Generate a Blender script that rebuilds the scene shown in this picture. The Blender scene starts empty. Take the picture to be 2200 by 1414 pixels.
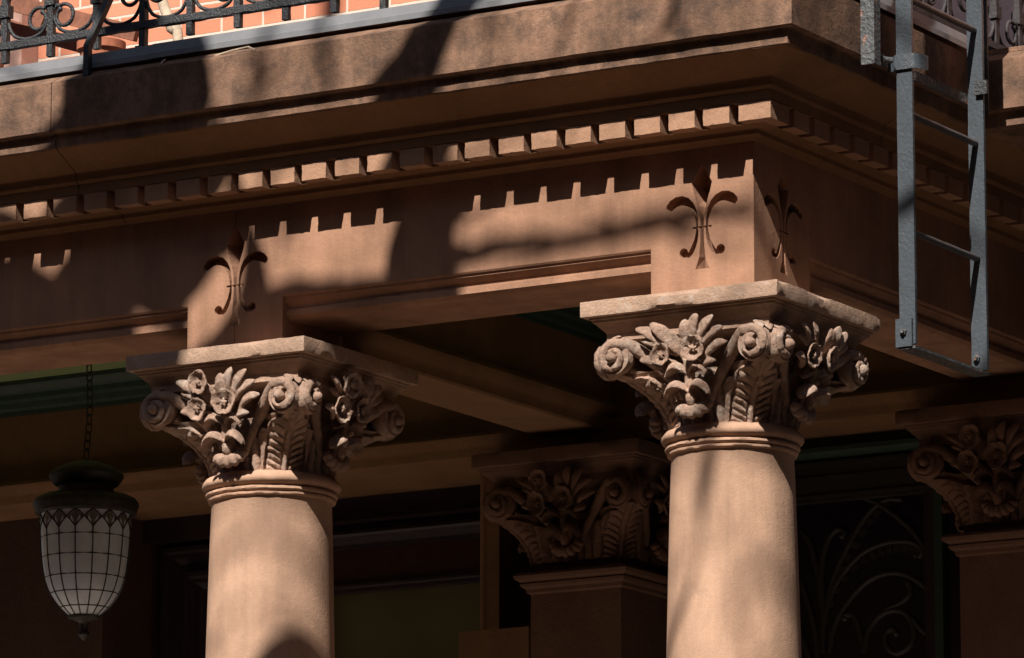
import bpy, bmesh, math, random
from mathutils import Vector, Matrix, noise
random.seed(7)
PI = math.pi
rad = math.radians
sc = bpy.context.scene
COL = sc.collection

# ------------------------------------------------------------------ camera
cam_d = bpy.data.cameras.new('camera'); cam = bpy.data.objects.new('camera', cam_d); COL.objects.link(cam)
sc.camera = cam
cam.location = (8.615, -15.724, -3.716)
cam.rotation_mode = 'XYZ'
_rot = Matrix.Rotation(rad(31.063), 4, 'Z') @ Matrix.Rotation(rad(90 + 11.368), 4, 'X') @ Matrix.Rotation(rad(0.088), 4, 'Z')
cam.rotation_euler = _rot.to_euler('XYZ')
cam_d.sensor_width = 36; cam_d.lens = 36 * 11720.57 / 2200.0
cam_d.clip_start = 0.5; cam_d.clip_end = 400

# ------------------------------------------------------------------ sky, sun
K, S = 0.18, 1.05                       # sunlight travels along (-K, 1, -S)
SUN = Vector((-K, 1, -S)).normalized()
w = bpy.data.worlds.new('World'); sc.world = w; w.use_nodes = True
nt = w.node_tree
sky = nt.nodes.new('ShaderNodeTexSky'); sky.sky_type = 'NISHITA'; sky.sun_disc = False
sky.sun_elevation = math.asin(-SUN.z)
sky.sun_rotation = math.atan2(-SUN.x, -SUN.y)
bg = nt.nodes['Background']; bg.inputs[1].default_value = 0.05
nt.links.new(sky.outputs[0], bg.inputs[0])
sl = bpy.data.lights.new('sun', 'SUN'); so = bpy.data.objects.new('sun', sl); COL.objects.link(so)
sl.energy = 5.0; sl.angle = rad(0.53); sl.color = (1.0, 0.93, 0.84)
so.rotation_euler = SUN.to_track_quat('-Z', 'Y').to_euler()
so.location = (4, -20, 20)
sc.view_settings.view_transform = 'Standard'; sc.view_settings.look = 'None'
sc.view_settings.exposure = 0.62; sc.view_settings.gamma = 1
sc.view_settings.use_curve_mapping = False

# ------------------------------------------------------------------ materials
def newmat(name):
    m = bpy.data.materials.new(name); m.use_nodes = True
    n = m.node_tree.nodes; l = m.node_tree.links
    return m, n, l, n['Principled BSDF']

def ramp(n, l, src, stops):
    r = n.new('ShaderNodeValToRGB')
    while len(r.color_ramp.elements) > 1: r.color_ramp.elements.remove(r.color_ramp.elements[-1])
    r.color_ramp.elements[0].position = stops[0][0]; r.color_ramp.elements[0].color = stops[0][1]
    for p, c in stops[1:]:
        e = r.color_ramp.elements.new(p); e.color = c
    l.new(src, r.inputs[0]); return r.outputs[0]

def g(v): return (v, v, v, 1)
def c4(c): return (c[0], c[1], c[2], 1)

def noise_tex(n, l, vec, scale, detail=4, rough=.6, dist=0, mapscale=None):
    if mapscale:
        mp = n.new('ShaderNodeMapping'); mp.inputs['Scale'].default_value = mapscale
        l.new(vec, mp.inputs[0]); vec = mp.outputs[0]
    t = n.new('ShaderNodeTexNoise'); t.inputs['Scale'].default_value = scale
    t.inputs['Detail'].default_value = detail; t.inputs['Roughness'].default_value = rough
    t.inputs['Distortion'].default_value = dist
    l.new(vec, t.inputs['Vector']); return t.outputs[0]

def mixc(n, l, fac, a, b, mode='MIX'):
    m = n.new('ShaderNodeMix'); m.data_type = 'RGBA'; m.blend_type = mode
    for sock, v in ((m.inputs[0], fac), (m.inputs[6], a), (m.inputs[7], b)):
        if hasattr(v, 'is_linked') or hasattr(v, 'links'): l.new(v, sock)
        else: sock.default_value = v
    return m.outputs[2]

def stone(name, base, var=.16, grime=0.0, grime_col=(.045, .036, .032), streak=0.0, pale=0.0, pale_col=(.5, .46, .42), bump=.35, grain=.5, pits=0.0, rough=.92, mid_f=.3, sparkle=.0):
    """brownstone: mottled colour, sparkle grain, soot and pale lichen, sandy bump"""
    m, n, l, b = newmat(name)
    geo = n.new('ShaderNodeNewGeometry').outputs['Position']
    big = noise_tex(n, l, geo, 4, 3, .5, .6)
    fine = noise_tex(n, l, geo, 260, 3, .7)
    mid = noise_tex(n, l, geo, 34, 5, .65)
    hi = c4([min(1, v * (1 + var)) for v in base]); lo = c4([v * (1 - var) for v in base])
    col = ramp(n, l, big, [(.3, lo), (.7, hi)])
    col = mixc(n, l, mid_f, col, ramp(n, l, mid, [(.25, g(.35)), (.75, g(.66))]), 'OVERLAY')
    col = mixc(n, l, grain, col, ramp(n, l, fine, [(.28, g(.30)), (.5, g(.5)), (.75, g(.72))]), 'OVERLAY')
    if streak:
        st = noise_tex(n, l, geo, 9, 5, .65, mapscale=(1, 1, .12))
        col = mixc(n, l, streak, col, ramp(n, l, st, [(.3, g(.22)), (.6, g(.62))]), 'OVERLAY')
    if grime:
        gm = noise_tex(n, l, geo, 11, 9, .72)
        f = ramp(n, l, gm, [(.62 - .28 * grime, g(0)), (.86 - .28 * grime, g(min(1, .5 + grime * .5)))])
        col = mixc(n, l, f, col, c4(grime_col))
    if pale:
        pm = noise_tex(n, l, geo, 17, 8, .7)
        f = ramp(n, l, pm, [(.60 - .2 * pale, g(0)), (.80 - .2 * pale, g(.75))])
        col = mixc(n, l, f, col, c4(pale_col))
    l.new(col, b.inputs['Base Color'])
    b.inputs['Roughness'].default_value = rough
    b.inputs['Specular IOR Level'].default_value = .25
    b1 = n.new('ShaderNodeBump'); b1.inputs['Strength'].default_value = bump; b1.inputs['Distance'].default_value = .004
    l.new(fine, b1.inputs['Height'])
    b2 = n.new('ShaderNodeBump'); b2.inputs['Strength'].default_value = bump; b2.inputs['Distance'].default_value = .010
    l.new(noise_tex(n, l, geo, 60, 6, .7), b2.inputs['Height']); l.new(b1.outputs[0], b2.inputs['Normal'])
    out = b2.outputs[0]
    if pits:
        b3 = n.new('ShaderNodeBump'); b3.inputs['Strength'].default_value = pits; b3.inputs['Distance'].default_value = .02
        l.new(ramp(n, l, noise_tex(n, l, geo, 28, 8, .75), [(.3, g(0)), (.5, g(1))]), b3.inputs['Height'])
        l.new(out, b3.inputs['Normal']); out = b3.outputs[0]
    l.new(out, b.inputs['Normal'])
    return m

def plain(name, col, rough=.6, metal=0, var=.25, nscale=30, bump=.2, bscale=80, bdist=.004, spot=None, spot_col=None, spec=.5):
    m, n, l, b = newmat(name)
    geo = n.new('ShaderNodeNewGeometry').outputs['Position']
    t = noise_tex(n, l, geo, nscale, 6, .65)
    cc = ramp(n, l, t, [(.3, c4([v * (1 - var) for v in col])), (.7, c4([min(1, v * (1 + var)) for v in col]))])
    if spot:
        s = noise_tex(n, l, geo, 42, 7, .7)
        f = ramp(n, l, s, [(1 - spot, g(0)), (1 - spot + .03, g(1))])
        cc = mixc(n, l, f, cc, c4(spot_col))
    l.new(cc, b.inputs['Base Color'])
    b.inputs['Roughness'].default_value = rough; b.inputs['Metallic'].default_value = metal
    b.inputs['Specular IOR Level'].default_value = spec
    bp = n.new('ShaderNodeBump'); bp.inputs['Strength'].default_value = bump; bp.inputs['Distance'].default_value = bdist
    l.new(noise_tex(n, l, geo, bscale, 5, .6), bp.inputs['Height']); l.new(bp.outputs[0], b.inputs['Normal'])
    return m

M = {}
M['frieze'] = stone('frieze_brownstone', (.345, .190, .122), var=.18, grain=.4, bump=.3, streak=.38, mid_f=.12)
M['fascia'] = stone('cornice_brownstone', (.225, .130, .086), var=.28, grime=.60, streak=.6, bump=.5, grain=.55, mid_f=.35)
M['dentil'] = stone('dentil_brownstone', (.365, .21, .135), var=.18, grain=.45, bump=.4)
M['shaft'] = stone('column_brownstone', (.455, .285, .197), var=.19, grime=.20, grime_col=(.27, .18, .14), grain=.28, bump=.2, streak=.34, mid_f=.10)
M['capital'] = stone('capital_brownstone', (.46, .305, .228), var=.22, grime=.46, grime_col=(.13, .09, .07), pale=.42, pale_col=(.62,.54,.46), grain=.6, bump=.9, pits=.45)
M['abacus'] = stone('abacus_brownstone', (.43, .285, .205), var=.2, grime=.30, grime_col=(.12, .09, .075), pale=.2, grain=.5, bump=.6, pits=.2)
M['inner'] = stone('porch_brownstone', (.235, .125, .064), var=.12, grain=.35, bump=.3)  # brownstone darkened and warmed: shade and bounce light put into its colour
M['pil'] = stone('pilaster_brownstone', (.185, .100, .066), var=.12, grain=.4, bump=.35, mid_f=.3)  # same stone again, porch shade put into a darker colour
M['innerdark'] = stone('wall_brownstone', (.10, .055, .04), var=.12, grain=.35, bump=.3)  # darkest copy of the stone, deep porch shade painted into it
M['green'] = plain('green_paint', (.034, .062, .046), .5, var=.25, spot=.27, spot_col=(.10, .14, .10), bump=.25)
M['palegreen'] = plain('pale_green_paint', (.22, .28, .12), .7, var=.1)
M['iron'] = plain('black_iron_paint', (.028, .03, .034), .42, var=.3, bump=.9, bscale=120, bdist=.006, spot=.30, spot_col=(.10, .09, .07))
M['grille'] = plain('dark_grille_iron', (.038, .032, .029), .5, var=.3, bump=.4)
M['rust'] = plain('rusty_iron', (.035, .030, .032), .7, var=.4, bump=.8, bscale=100)
M['ladder'] = plain('ladder_grey_paint', (.062, .072, .084), .34, var=.12, bump=.7, bscale=75, bdist=.004, spot=.17, spot_col=(.12, .125, .13), spec=.35)
M['rung'] = plain('worn_rung_iron', (.060, .050, .050), .45, var=.25, bump=.4, spot=.22, spot_col=(.14, .09, .07))
M['peel'] = plain('peeling_black_paint', (.07, .075, .08), .5, var=.5, bump=1, bscale=60, bdist=.01, spot=.42, spot_col=(.30, .14, .09))
M['flash'] = plain('zinc_flashing', (.19, .195, .21), .5, metal=.1, var=.12, bump=.15, nscale=12)
M['terracotta'] = plain('terracotta', (.38, .13, .07), .85, var=.2)
M['pinkstone'] = plain('pink_stone', (.42, .25, .20), .9, var=.12)
M['wood'] = plain('red_brown_timber', (.22, .085, .05), .7, var=.35)
M['bark'] = plain('tree_bark', (.09, .07, .055), .95, var=.4, bump=1, bscale=25, bdist=.03)
M['palewood'] = plain('pale_driftwood', (.50, .40, .30), .85, var=.25, bump=.6, bscale=50)
M['darkwood'] = plain('dark_door_paint', (.032, .020, .026), .4, var=.2, bump=.1)
M['redwood'] = plain('dark_red_paint', (.050, .014, .013), .45, var=.25, bump=.1)
M['lantern'] = plain('lantern_bronze', (.055, .05, .042), .45, metal=.4, var=.4, bump=.5)
M['lead'] = plain('lead_came', (.03, .026, .024), .5, metal=.3)
M['opal'] = plain('opal_glass', (.76, .83, .96), .12, var=.12, nscale=9, bump=.12, bscale=20)
M['opaldark'] = plain('textured_glass', (.20, .17, .15), .2, var=.4, nscale=60, bump=.6)
M['wire'] = plain('slate_shadow', (.03, .03, .04), .9)  # even dark blue-grey for the roof deck and plant stand
M['grey'] = plain('grey_shutter', (.32, .33, .34), .7, var=.1)
M['asphalt'] = plain('asphalt', (.06, .06, .06), .9)
M['pavement'] = plain('dark_paving', (.035,.030,.026), .9)
M['floor'] = stone('porch_floor_stone', (.34, .28, .23), var=.1)

def glass_mat():
    m, n, l, b = newmat('window_glass')
    geo = n.new('ShaderNodeNewGeometry').outputs['Position']
    t = noise_tex(n, l, geo, 2.5, 3, .5)
    l.new(ramp(n, l, t, [(.3, (.10, .095, .042, 1)), (.7, (.15, .13, .065, 1))]), b.inputs['Base Color'])
    b.inputs['Roughness'].default_value = .25; b.inputs['Specular IOR Level'].default_value = .3
    return m
M['glass'] = glass_mat()

def brick_mat(name, c1, c2, mortar, L=.205, H=.0665, ms=.008):
    m, n, l, b = newmat(name)
    geo = n.new('ShaderNodeNewGeometry').outputs['Position']
    sep = n.new('ShaderNodeSeparateXYZ'); l.new(geo, sep.inputs[0])
    cmb = n.new('ShaderNodeCombineXYZ'); l.new(sep.outputs[0], cmb.inputs[0]); l.new(sep.outputs[2], cmb.inputs[1])
    wob = noise_tex(n, l, geo, 30, 3, .5)
    br = n.new('ShaderNodeTexBrick'); br.inputs['Scale'].default_value = 1
    br.inputs['Brick Width'].default_value = L; br.inputs['Row Height'].default_value = H
    br.inputs['Mortar Size'].default_value = ms * .5; br.inputs['Mortar Smooth'].default_value = .2
    br.inputs['Color1'].default_value = c4(c1); br.inputs['Color2'].default_value = c4(c2); br.inputs['Mortar'].default_value = c4(mortar)
    ad = n.new('ShaderNodeMix'); ad.data_type = 'VECTOR'; ad.inputs[0].default_value = .004
    l.new(cmb.outputs[0], ad.inputs[4])
    nv = n.new('ShaderNodeTexNoise'); nv.inputs['Scale'].default_value = 25; l.new(geo, nv.inputs['Vector'])
    l.new(nv.outputs[1], ad.inputs[5]); l.new(ad.outputs[1], br.inputs['Vector'])
    col = mixc(n, l, .5, br.outputs[0], ramp(n, l, noise_tex(n, l, geo, 90, 5, .6), [(.3, g(.38)), (.7, g(.6))]), 'OVERLAY')
    l.new(col, b.inputs['Base Color']); b.inputs['Roughness'].default_value = .9
    bp = n.new('ShaderNodeBump'); bp.inputs['Strength'].default_value = .6; bp.inputs['Distance'].default_value = .006; bp.invert = True
    l.new(br.outputs[1], bp.inputs['Height']); l.new(bp.outputs[0], b.inputs['Normal'])
    return m
M['brick'] = brick_mat('orange_brick', (.66, .26, .155), (.58, .21, .12), (.64, .54, .45), ms=.012)
M['brick_far'] = brick_mat('far_brick', (.20, .09, .07), (.16, .075, .06), (.3, .28, .25))

# ------------------------------------------------------------------ mesh helpers
class MB:
    def __init__(s): s.v = []; s.f = []
    def add(s, vs, fs):
        o = len(s.v); s.v += [tuple(v) for v in vs]; s.f += [tuple(i + o for i in f) for f in fs]; return s
    def box(s, x0, x1, y0, y1, z0, z1):
        if x0 > x1: x0, x1 = x1, x0
        return s.add([(x0,y0,z0),(x1,y0,z0),(x1,y1,z0),(x0,y1,z0),(x0,y0,z1),(x1,y0,z1),(x1,y1,z1),(x0,y1,z1)],
                     [(0,3,2,1),(4,5,6,7),(0,1,5,4),(1,2,6,5),(2,3,7,6),(3,0,4,7)])
    def cubes(s, x0, x1, y0, y1, z0, z1, step=.03):
        """box with subdivided faces (so that its edges can be weathered)"""
        n = [max(1, int(round((b - a) / step))) for a, b in ((x0,x1),(y0,y1),(z0,z1))]
        idx = {}; vs = []; fs = []
        def vid(i, j, k):
            if (i,j,k) not in idx:
                idx[(i,j,k)] = len(vs); vs.append((x0+(x1-x0)*i/n[0], y0+(y1-y0)*j/n[1], z0+(z1-z0)*k/n[2]))
            return idx[(i,j,k)]
        for i in range(n[0]):
            for j in range(n[1]):
                fs.append((vid(i,j,0),vid(i,j+1,0),vid(i+1,j+1,0),vid(i+1,j,0)))
                fs.append((vid(i,j,n[2]),vid(i+1,j,n[2]),vid(i+1,j+1,n[2]),vid(i,j+1,n[2])))
        for i in range(n[0]):
            for k in range(n[2]):
                fs.append((vid(i,0,k),vid(i+1,0,k),vid(i+1,0,k+1),vid(i,0,k+1)))
                fs.append((vid(i,n[1],k),vid(i,n[1],k+1),vid(i+1,n[1],k+1),vid(i+1,n[1],k)))
        for j in range(n[1]):
            for k in range(n[2]):
                fs.append((vid(0,j,k),vid(0,j,k+1),vid(0,j+1,k+1),vid(0,j+1,k)))
                fs.append((vid(n[0],j,k),vid(n[0],j+1,k),vid(n[0],j+1,k+1),vid(n[0],j,k+1)))
        return s.add(vs, fs)
    def sweep(s, prof, stations):
        """closed profile [(e,z)], stations: functions (e,z)->(x,y,z)"""
        n = len(prof); vs = []; fs = []
        for st in stations: vs += [st(e, z) for e, z in prof]
        for k in range(len(stations) - 1):
            for i in range(n):
                j = (i + 1) % n
                fs.append((k*n+i, k*n+j, (k+1)*n+j, (k+1)*n+i))
        fs.append(tuple(range(n))[::-1]); fs.append(tuple((len(stations)-1)*n + i for i in range(n)))
        return s.add(vs, fs)
    def lathe(s, prof, c=(0,0,0), n=48, a0=0, a1=2*PI, cap=True):
        full = abs(a1 - a0 - 2*PI) < 1e-6; cols = n if full else n + 1
        vs = []; fs = []
        for i in range(cols):
            a = a0 + (a1-a0)*i/n
            for r, z in prof: vs.append((c[0]+r*math.cos(a), c[1]+r*math.sin(a), c[2]+z))
        m = len(prof)
        for i in range(n):
            j = (i+1) % cols
            for k in range(m-1): fs.append((i*m+k, j*m+k, j*m+k+1, i*m+k+1))
        if cap and full:
            for k in (0, m-1):
                if prof[k][0] > 1e-4: fs.append(tuple(i*m+k for i in range(cols)))
        return s.add(vs, fs)
    def tube(s, pts, r, n=8, sx=1.0, up=None, cap=True):
        """round or flattened tube along pts; r scalar or list; sx flattens along the 'up' hint"""
        pts = [Vector(p) for p in pts]; m = len(pts)
        if not hasattr(r, '__len__'): r = [r]*m
        vs = []; fs = []; prev = None
        for i, p in enumerate(pts):
            d = (pts[min(i+1, m-1)] - pts[max(i-1, 0)])
            if d.length < 1e-9: d = Vector((0,0,1))
            d.normalize()
            if up is not None:
                a = Vector(up) - d*Vector(up).dot(d)
                a = a.normalized() if a.length > 1e-4 else d.orthogonal().normalized()
            elif prev is None: a = d.orthogonal().normalized()
            else:
                a = prev - d*prev.dot(d); a = a.normalized() if a.length > 1e-6 else d.orthogonal().normalized()
            prev = a; b = d.cross(a)
            for k in range(n):
                t = 2*PI*(k+.5)/n
                vs.append(p + a*(math.cos(t)*r[i]*sx) + b*(math.sin(t)*r[i]))
        for i in range(m-1):
            for k in range(n):
                q = (k+1) % n; fs.append((i*n+k, i*n+q, (i+1)*n+q, (i+1)*n+k))
        if cap: fs.append(tuple(range(n))[::-1]); fs.append(tuple((m-1)*n+k for k in range(n)))
        return s.add(vs, fs)
    def ell(s, c, r, rot=None, nu=14, nv=9):
        vs = []; fs = []
        R_ = rot if rot is not None else Matrix.Identity(3)
        for j in range(nv+1):
            ph = PI*j/nv
            for i in range(nu):
                th = 2*PI*i/nu
                v = Vector((math.sin(ph)*math.cos(th)*r[0], math.sin(ph)*math.sin(th)*r[1], math.cos(ph)*r[2]))
                vs.append(R_ @ v + Vector(c))
        for j in range(nv):
            for i in range(nu):
                k = (i+1) % nu; fs.append((j*nu+i, (j+1)*nu+i, (j+1)*nu+k, j*nu+k))
        return s.add(vs, fs)
    def grid(s, fn, nu, nv):
        vs = [fn(i/nu, j/nv) for i in range(nu+1) for j in range(nv+1)]; fs = []
        for i in range(nu):
            for j in range(nv):
                a = i*(nv+1)+j; fs.append((a, a+nv+1, a+nv+2, a+1))
        return s.add(vs, fs)
    def xf(s, fn): s.v = [tuple(fn(Vector(v))) for v in s.v]; return s
    def rough(s, amp, freq=30, seed=0):
        out = []
        for v in s.v:
            q = Vector(v)*freq + Vector((seed*7.3, seed*3.1, 0))
            out.append(tuple(Vector(v) + noise.noise_vector(q)*amp + noise.noise_vector(q*3.1)*amp*.5))
        s.v = out; return s
    def build(s, name, mat, parent=None, smooth=None, merge=True):
        me = bpy.data.meshes.new(name); me.from_pydata(s.v, [], s.f); me.update()
        bm = bmesh.new(); bm.from_mesh(me)
        if merge: bmesh.ops.remove_doubles(bm, verts=bm.verts, dist=1e-5)
        bmesh.ops.recalc_face_normals(bm, faces=bm.faces); bm.to_mesh(me); bm.free()
        if smooth is not None:
            for p in me.polygons: p.use_smooth = True
            me.set_sharp_from_angle(angle=rad(smooth))
        me.materials.append(mat)
        o = bpy.data.objects.new(name, me); COL.objects.link(o)
        if parent: o.parent = parent
        return o

WQ = []
def weather(o, voxel=.0036, amp=.0018, seed=0, ero=1.0): WQ.append((o, voxel, amp, seed, ero)); return o
def run_weather():
    for o, voxel, amp, seed, ero in WQ:
        md = o.modifiers.new('r', 'REMESH'); md.mode = 'VOXEL'; md.voxel_size = voxel; md.use_smooth_shade = True
    dg = bpy.context.evaluated_depsgraph_get()
    new = [bpy.data.meshes.new_from_object(q[0].evaluated_get(dg)) for q in WQ]
    for (o, voxel, amp, seed, ero), me in zip(WQ, new):
        o.modifiers.clear(); mats = list(o.data.materials); o.data = me; me.materials.clear()
        for m_ in mats: me.materials.append(m_)
        sd = Vector((seed*3.7, seed*1.3, 0))
        for v in me.vertices:
            p = v.co; q = noise.noise(p*38+sd)*.9 + noise.noise(p*95+sd)*.55 + ero*min(0, noise.noise(p*22+sd)+.25)*2.2
            v.co = p + v.normal*(q*amp)
        me.update()

def tag(o, label=None, cat=None, group=None, kind=None):
    if label: o['label'] = label
    if cat: o['category'] = cat
    if group: o['group'] = group
    if kind: o['kind'] = kind
    return o

def empty(name, loc=(0,0,0), rz=0, **kw):
    o = bpy.data.objects.new(name, None); COL.objects.link(o); o.location = loc; o.rotation_euler = (0,0,rz)
    o.empty_display_size = .1
    return tag(o, **kw)

def copy_tree(o, parent=None):
    c = o.copy(); COL.objects.link(c)
    if parent: c.parent = parent
    for ch in list(o.children): copy_tree(ch, c)
    return c

H = .196                                     # half width of the piers; frieze face at Y=-H, X=+H
LX = -1.871                                  # left pier centre
def st_front(x): return lambda e, z: (x, -(H+e), z)
def st_corner(e, z): return (H+e, -(H+e), z)
def st_side(y): return lambda e, z: (H+e, y, z)

# ================================================================== STONE ENTABLATURE
ent = empty('porch_entablature', (0,0,0), label='brownstone porch cornice and frieze with dentils over the two round columns', cat='entablature')

# cornice slab: top fascia with drip groove, mitred round the corner, then turning right again over the side
SY = .9
def slab_in(e, z): return (H+e, SY+.317-e, z)
def slab_right(e, z): return (4.0, SY+.317-e, z)
prof = [(.317,.938),(.317,.762),(.309,.756),(.29,.758),(.285,.752),(.285,.708),(.281,.704),(-.12,.704),(-.12,.983),(.238,.981)]
def joint(mb): pass
st_all = [st_front(x) for x in (-6.5,-4.62,-2.45)] + [st_corner, slab_in, slab_right]
def run(x0, x1, step=.05): n_ = max(1, int(abs(x1-x0)/step)); return [st_front(x0+(x1-x0)*i/n_) for i in range(n_+1)]
def runs(y0, y1, step=.05): n_ = max(1, int(abs(y1-y0)/step)); return [st_side(y0+(y1-y0)*i/n_) for i in range(n_+1)]
c1 = MB().sweep(prof, run(-4.6,-2.452)).rough(.0016, 16, 1).build('cornice_slab', M['fascia'], ent, 40)
c2 = MB().sweep(prof, run(-2.4475,H+.2)[:-1]+[st_corner]+runs(-.4,.13)[1:]).rough(.0016, 16, 1).build('cornice_slab', M['fascia'], ent, 40)
c3 = MB().sweep(prof, runs(.134,.5)+[slab_in, slab_right]).rough(.0010, 16, 1).build('cornice_slab', M['fascia'], ent, 40)

# sloping soffit, fillet and bed
prof2 = [(.279,.7035),(.160,.640),(.156,.630),(.156,.612),(.150,.604),(.142,.602),(.142,.568),(-.12,.568),(-.12,.7035)]
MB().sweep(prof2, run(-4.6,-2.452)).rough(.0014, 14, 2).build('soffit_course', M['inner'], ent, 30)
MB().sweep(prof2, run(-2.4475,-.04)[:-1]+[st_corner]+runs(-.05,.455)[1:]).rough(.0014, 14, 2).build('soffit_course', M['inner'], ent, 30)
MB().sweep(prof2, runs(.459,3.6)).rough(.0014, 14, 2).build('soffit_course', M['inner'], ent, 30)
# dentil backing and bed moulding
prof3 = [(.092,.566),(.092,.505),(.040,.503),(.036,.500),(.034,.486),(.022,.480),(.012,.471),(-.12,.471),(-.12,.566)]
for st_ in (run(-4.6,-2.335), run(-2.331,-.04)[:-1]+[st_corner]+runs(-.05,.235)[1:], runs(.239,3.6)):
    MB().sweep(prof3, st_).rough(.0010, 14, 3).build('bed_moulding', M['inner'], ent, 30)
# dentils, one by one
per = .1322
x = .219 - per
k = 0
proto_d = MB().cubes(0, .0982, 0, .052, .505, .5655, .016)
while x > -4.4:
    d = MB(); d.v = list(proto_d.v); d.f = list(proto_d.f)
    d.xf(lambda v: v + Vector((x, -(H+.142), 0))); d.xf(lambda v, r=random.uniform(-.0025,.0025), w_=random.uniform(-.002,.002): v + Vector((r, w_, (v.z-.53)*w_))); d.rough(.0019, 48, k); k += 1
    d.build('dentil', M['dentil'], ent, 35); x -= per
d = MB().cubes(.219, H+.142, -(H+.142), -.207, .505, .5655, .016); d.rough(.0012, 60, 99); d.build('dentil', M['dentil'], ent, 35)
y = -.207 + .036
while y < 2.2:
    d = MB().cubes(H+.090, H+.142, y, y+.1435-.036, .505, .5655, .016); d.rough(.0012, 60, k); k += 1
    d.build('dentil', M['dentil'], ent, 35); y += .1435

# pier blocks with the incised lily
def fleur_cutters():
    """cutters in (u, depth, z), depth 0 at the wall face, positive inwards"""
    out = []
    # diamond and flared stem: V-shaped sinking
    outl = [(.0,.412),(.038,.352),(.030,.318),(.018,.275),(.009,.235),(.0075,.20),(.009,.15),(.014,.10),(.031,.058)]
    dep = [.030,.095,.085,.050,.030,.026,.028,.030,.034]
    mb = MB(); vs = []; n = len(outl)
    for (u, z), dd in zip(outl, dep):
        u = max(u, .0005)
        kk = .80 if z > .30 else .30; vs += [(-u*1.05, -.013, z), (u*1.05, -.013, z), (u*kk, dd, z-.0005), (-u*kk, dd, z-.0005)]
    fs = [(0,1,2,3)]
    for i in range(n-1):
        a = i*4; b = a+4
        for q in range(4): fs.append((a+q, a+(q+1)%4, b+(q+1)%4, b+q))
    fs.append(tuple((n-1)*4+q for q in (3,2,1,0)))
    mb.add(vs, fs); out.append(mb)
    def strip(path, wid, dd):
        mb = MB(); vs = []; m = len(path)
        P = [Vector((a, 0, b)) for a, b in path]
        for i, p in enumerate(P):
            t = (P[min(i+1,m-1)] - P[max(i-1,0)]).normalized(); nn = Vector((-t.z, 0, t.x))*wid[i]*.5
            for q in (p-nn, p+nn):
                vs.append((q.x, -.01, q.z))
            for q in (p+nn*.92, p-nn*.92):
                vs.append((q.x, dd, q.z))
        fs = [(0,1,2,3)]
        for i in range(m-1):
            a = i*4; b = a+4
            for q in range(4): fs.append((a+q, a+(q+1)%4, b+(q+1)%4, b+q))
        fs.append(tuple((m-1)*4+q for q in (3,2,1,0)))
        mb.add(vs, fs); return mb
    for sgn in (-1, 1):
        up = [(.0185,.203),(.0195,.222),(.0235,.242),(.031,.262),(.042,.279),(.058,.292),(.077,.298),(.096,.296),(.112,.288),(.125,.277),(.131,.271)]
        wd = [.008,.009,.012,.017,.023,.029,.033,.035,.034,.028,.014]
        out.append(strip([(sgn*a, b) for a, b in up], wd, .040))
        lo = [(.0185,.197),(.0195,.178),(.024,.156),(.032,.136),(.042,.118),(.052,.108),(.062,.108)]
        wd = [.008,.011,.014,.017,.018,.017,.012]
        out.append(strip([(sgn*a, b) for a, b in lo], wd, .024))
        ball = MB(); n = 16
        vs = []
        for dd in (-.0105, .0245):
            for q in range(n):
                a = 2*PI*q/n; vs.append((sgn*.070+.0165*math.cos(a), dd, .118+.0165*math.sin(a)))
        ball.add(vs, [tuple(range(n))[::-1], tuple(range(n, 2*n))] + [(q, (q+1)%n, n+(q+1)%n, n+q) for q in range(n)])
        out.append(ball)
    out.append(MB().box(-.036, .036, -.0107, .0123, .1965, .2035))
    return out
def carve(o, frames, joints=True):
    tmp = []
    for fi, fr in enumerate(frames):
        jn = [MB().box(-.0013,.0013,-.02,.0111,.411,.48), MB().box(-.0013,.0013,-.02,.0111,-.08,.059)] if joints else ([MB().box(-.0013,.0013,-.02,.0111,.411,.48)] if fi else [])
        for i, mb in enumerate(fleur_cutters() + jn):
            c = MB(); c.v = [fr(*v) for v in mb.v]; c.f = mb.f
            co = c.build('cutter', M['frieze']); tmp.append(co)
            md = o.modifiers.new('b', 'BOOLEAN'); md.operation = 'DIFFERENCE'; md.solver = 'EXACT'; md.object = co
    dg = bpy.context.evaluated_depsgraph_get()
    me = bpy.data.meshes.new_from_object(o.evaluated_get(dg))
    o.modifiers.clear(); o.data = me
    for c in tmp: bpy.data.objects.remove(c)
pr = MB().box(-H, H, -H, H, -.048, .4705).build('pier_block', M['frieze'], ent)
carve(pr, [lambda u, d, z: (u, -H+d, z), lambda u, d, z: (H-d, u+.012, z)], False)
pl = MB().box(LX-.2, LX+.2, -H, .19, -.048, .4705).build('pier_block', M['frieze'], ent)
carve(pl, [lambda u, d, z: (LX+u, -H+d, z)])
# frieze panels between piers, with the sunk moulding below and the beam soffit
pf = [(0,.4705),(0,.146),(-.004,.140),(-.010,.139),(-.012,.130),(-.022,.122),(-.034,.112),(-.037,.104),(-.035,.098),(-.0285,.096),(-.0285,.076),(-.034,.0725),(-.042,.0655),
      (-.05,.062),(-.35,.062),(-.37,.075),(-.37,.4705)]
for a, b in ((-6.5, LX-.2), (LX+.2, -H)):
    MB().sweep(pf, [st_front(a), st_front(b)]).build('frieze_panel', M['frieze'], ent, 28)
MB().sweep(pf, [st_side(H), st_side(3.0)]).build('frieze_panel', M['frieze'], ent, 28)
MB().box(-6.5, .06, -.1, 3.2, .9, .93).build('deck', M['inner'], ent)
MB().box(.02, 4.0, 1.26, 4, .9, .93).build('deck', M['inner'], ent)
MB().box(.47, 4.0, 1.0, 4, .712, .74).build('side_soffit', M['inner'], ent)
# blocking course under the flashing
MB().sweep([(.235,.9835),(.235,1.0),(.20,1.0),(.20,.9835)], [st_front(-6.5), st_corner, lambda e,z:(H+e,SY+.317-e,z), lambda e,z:(4,SY+.317-e,z)]).build('blocking_course', M['fascia'], ent)

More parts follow.
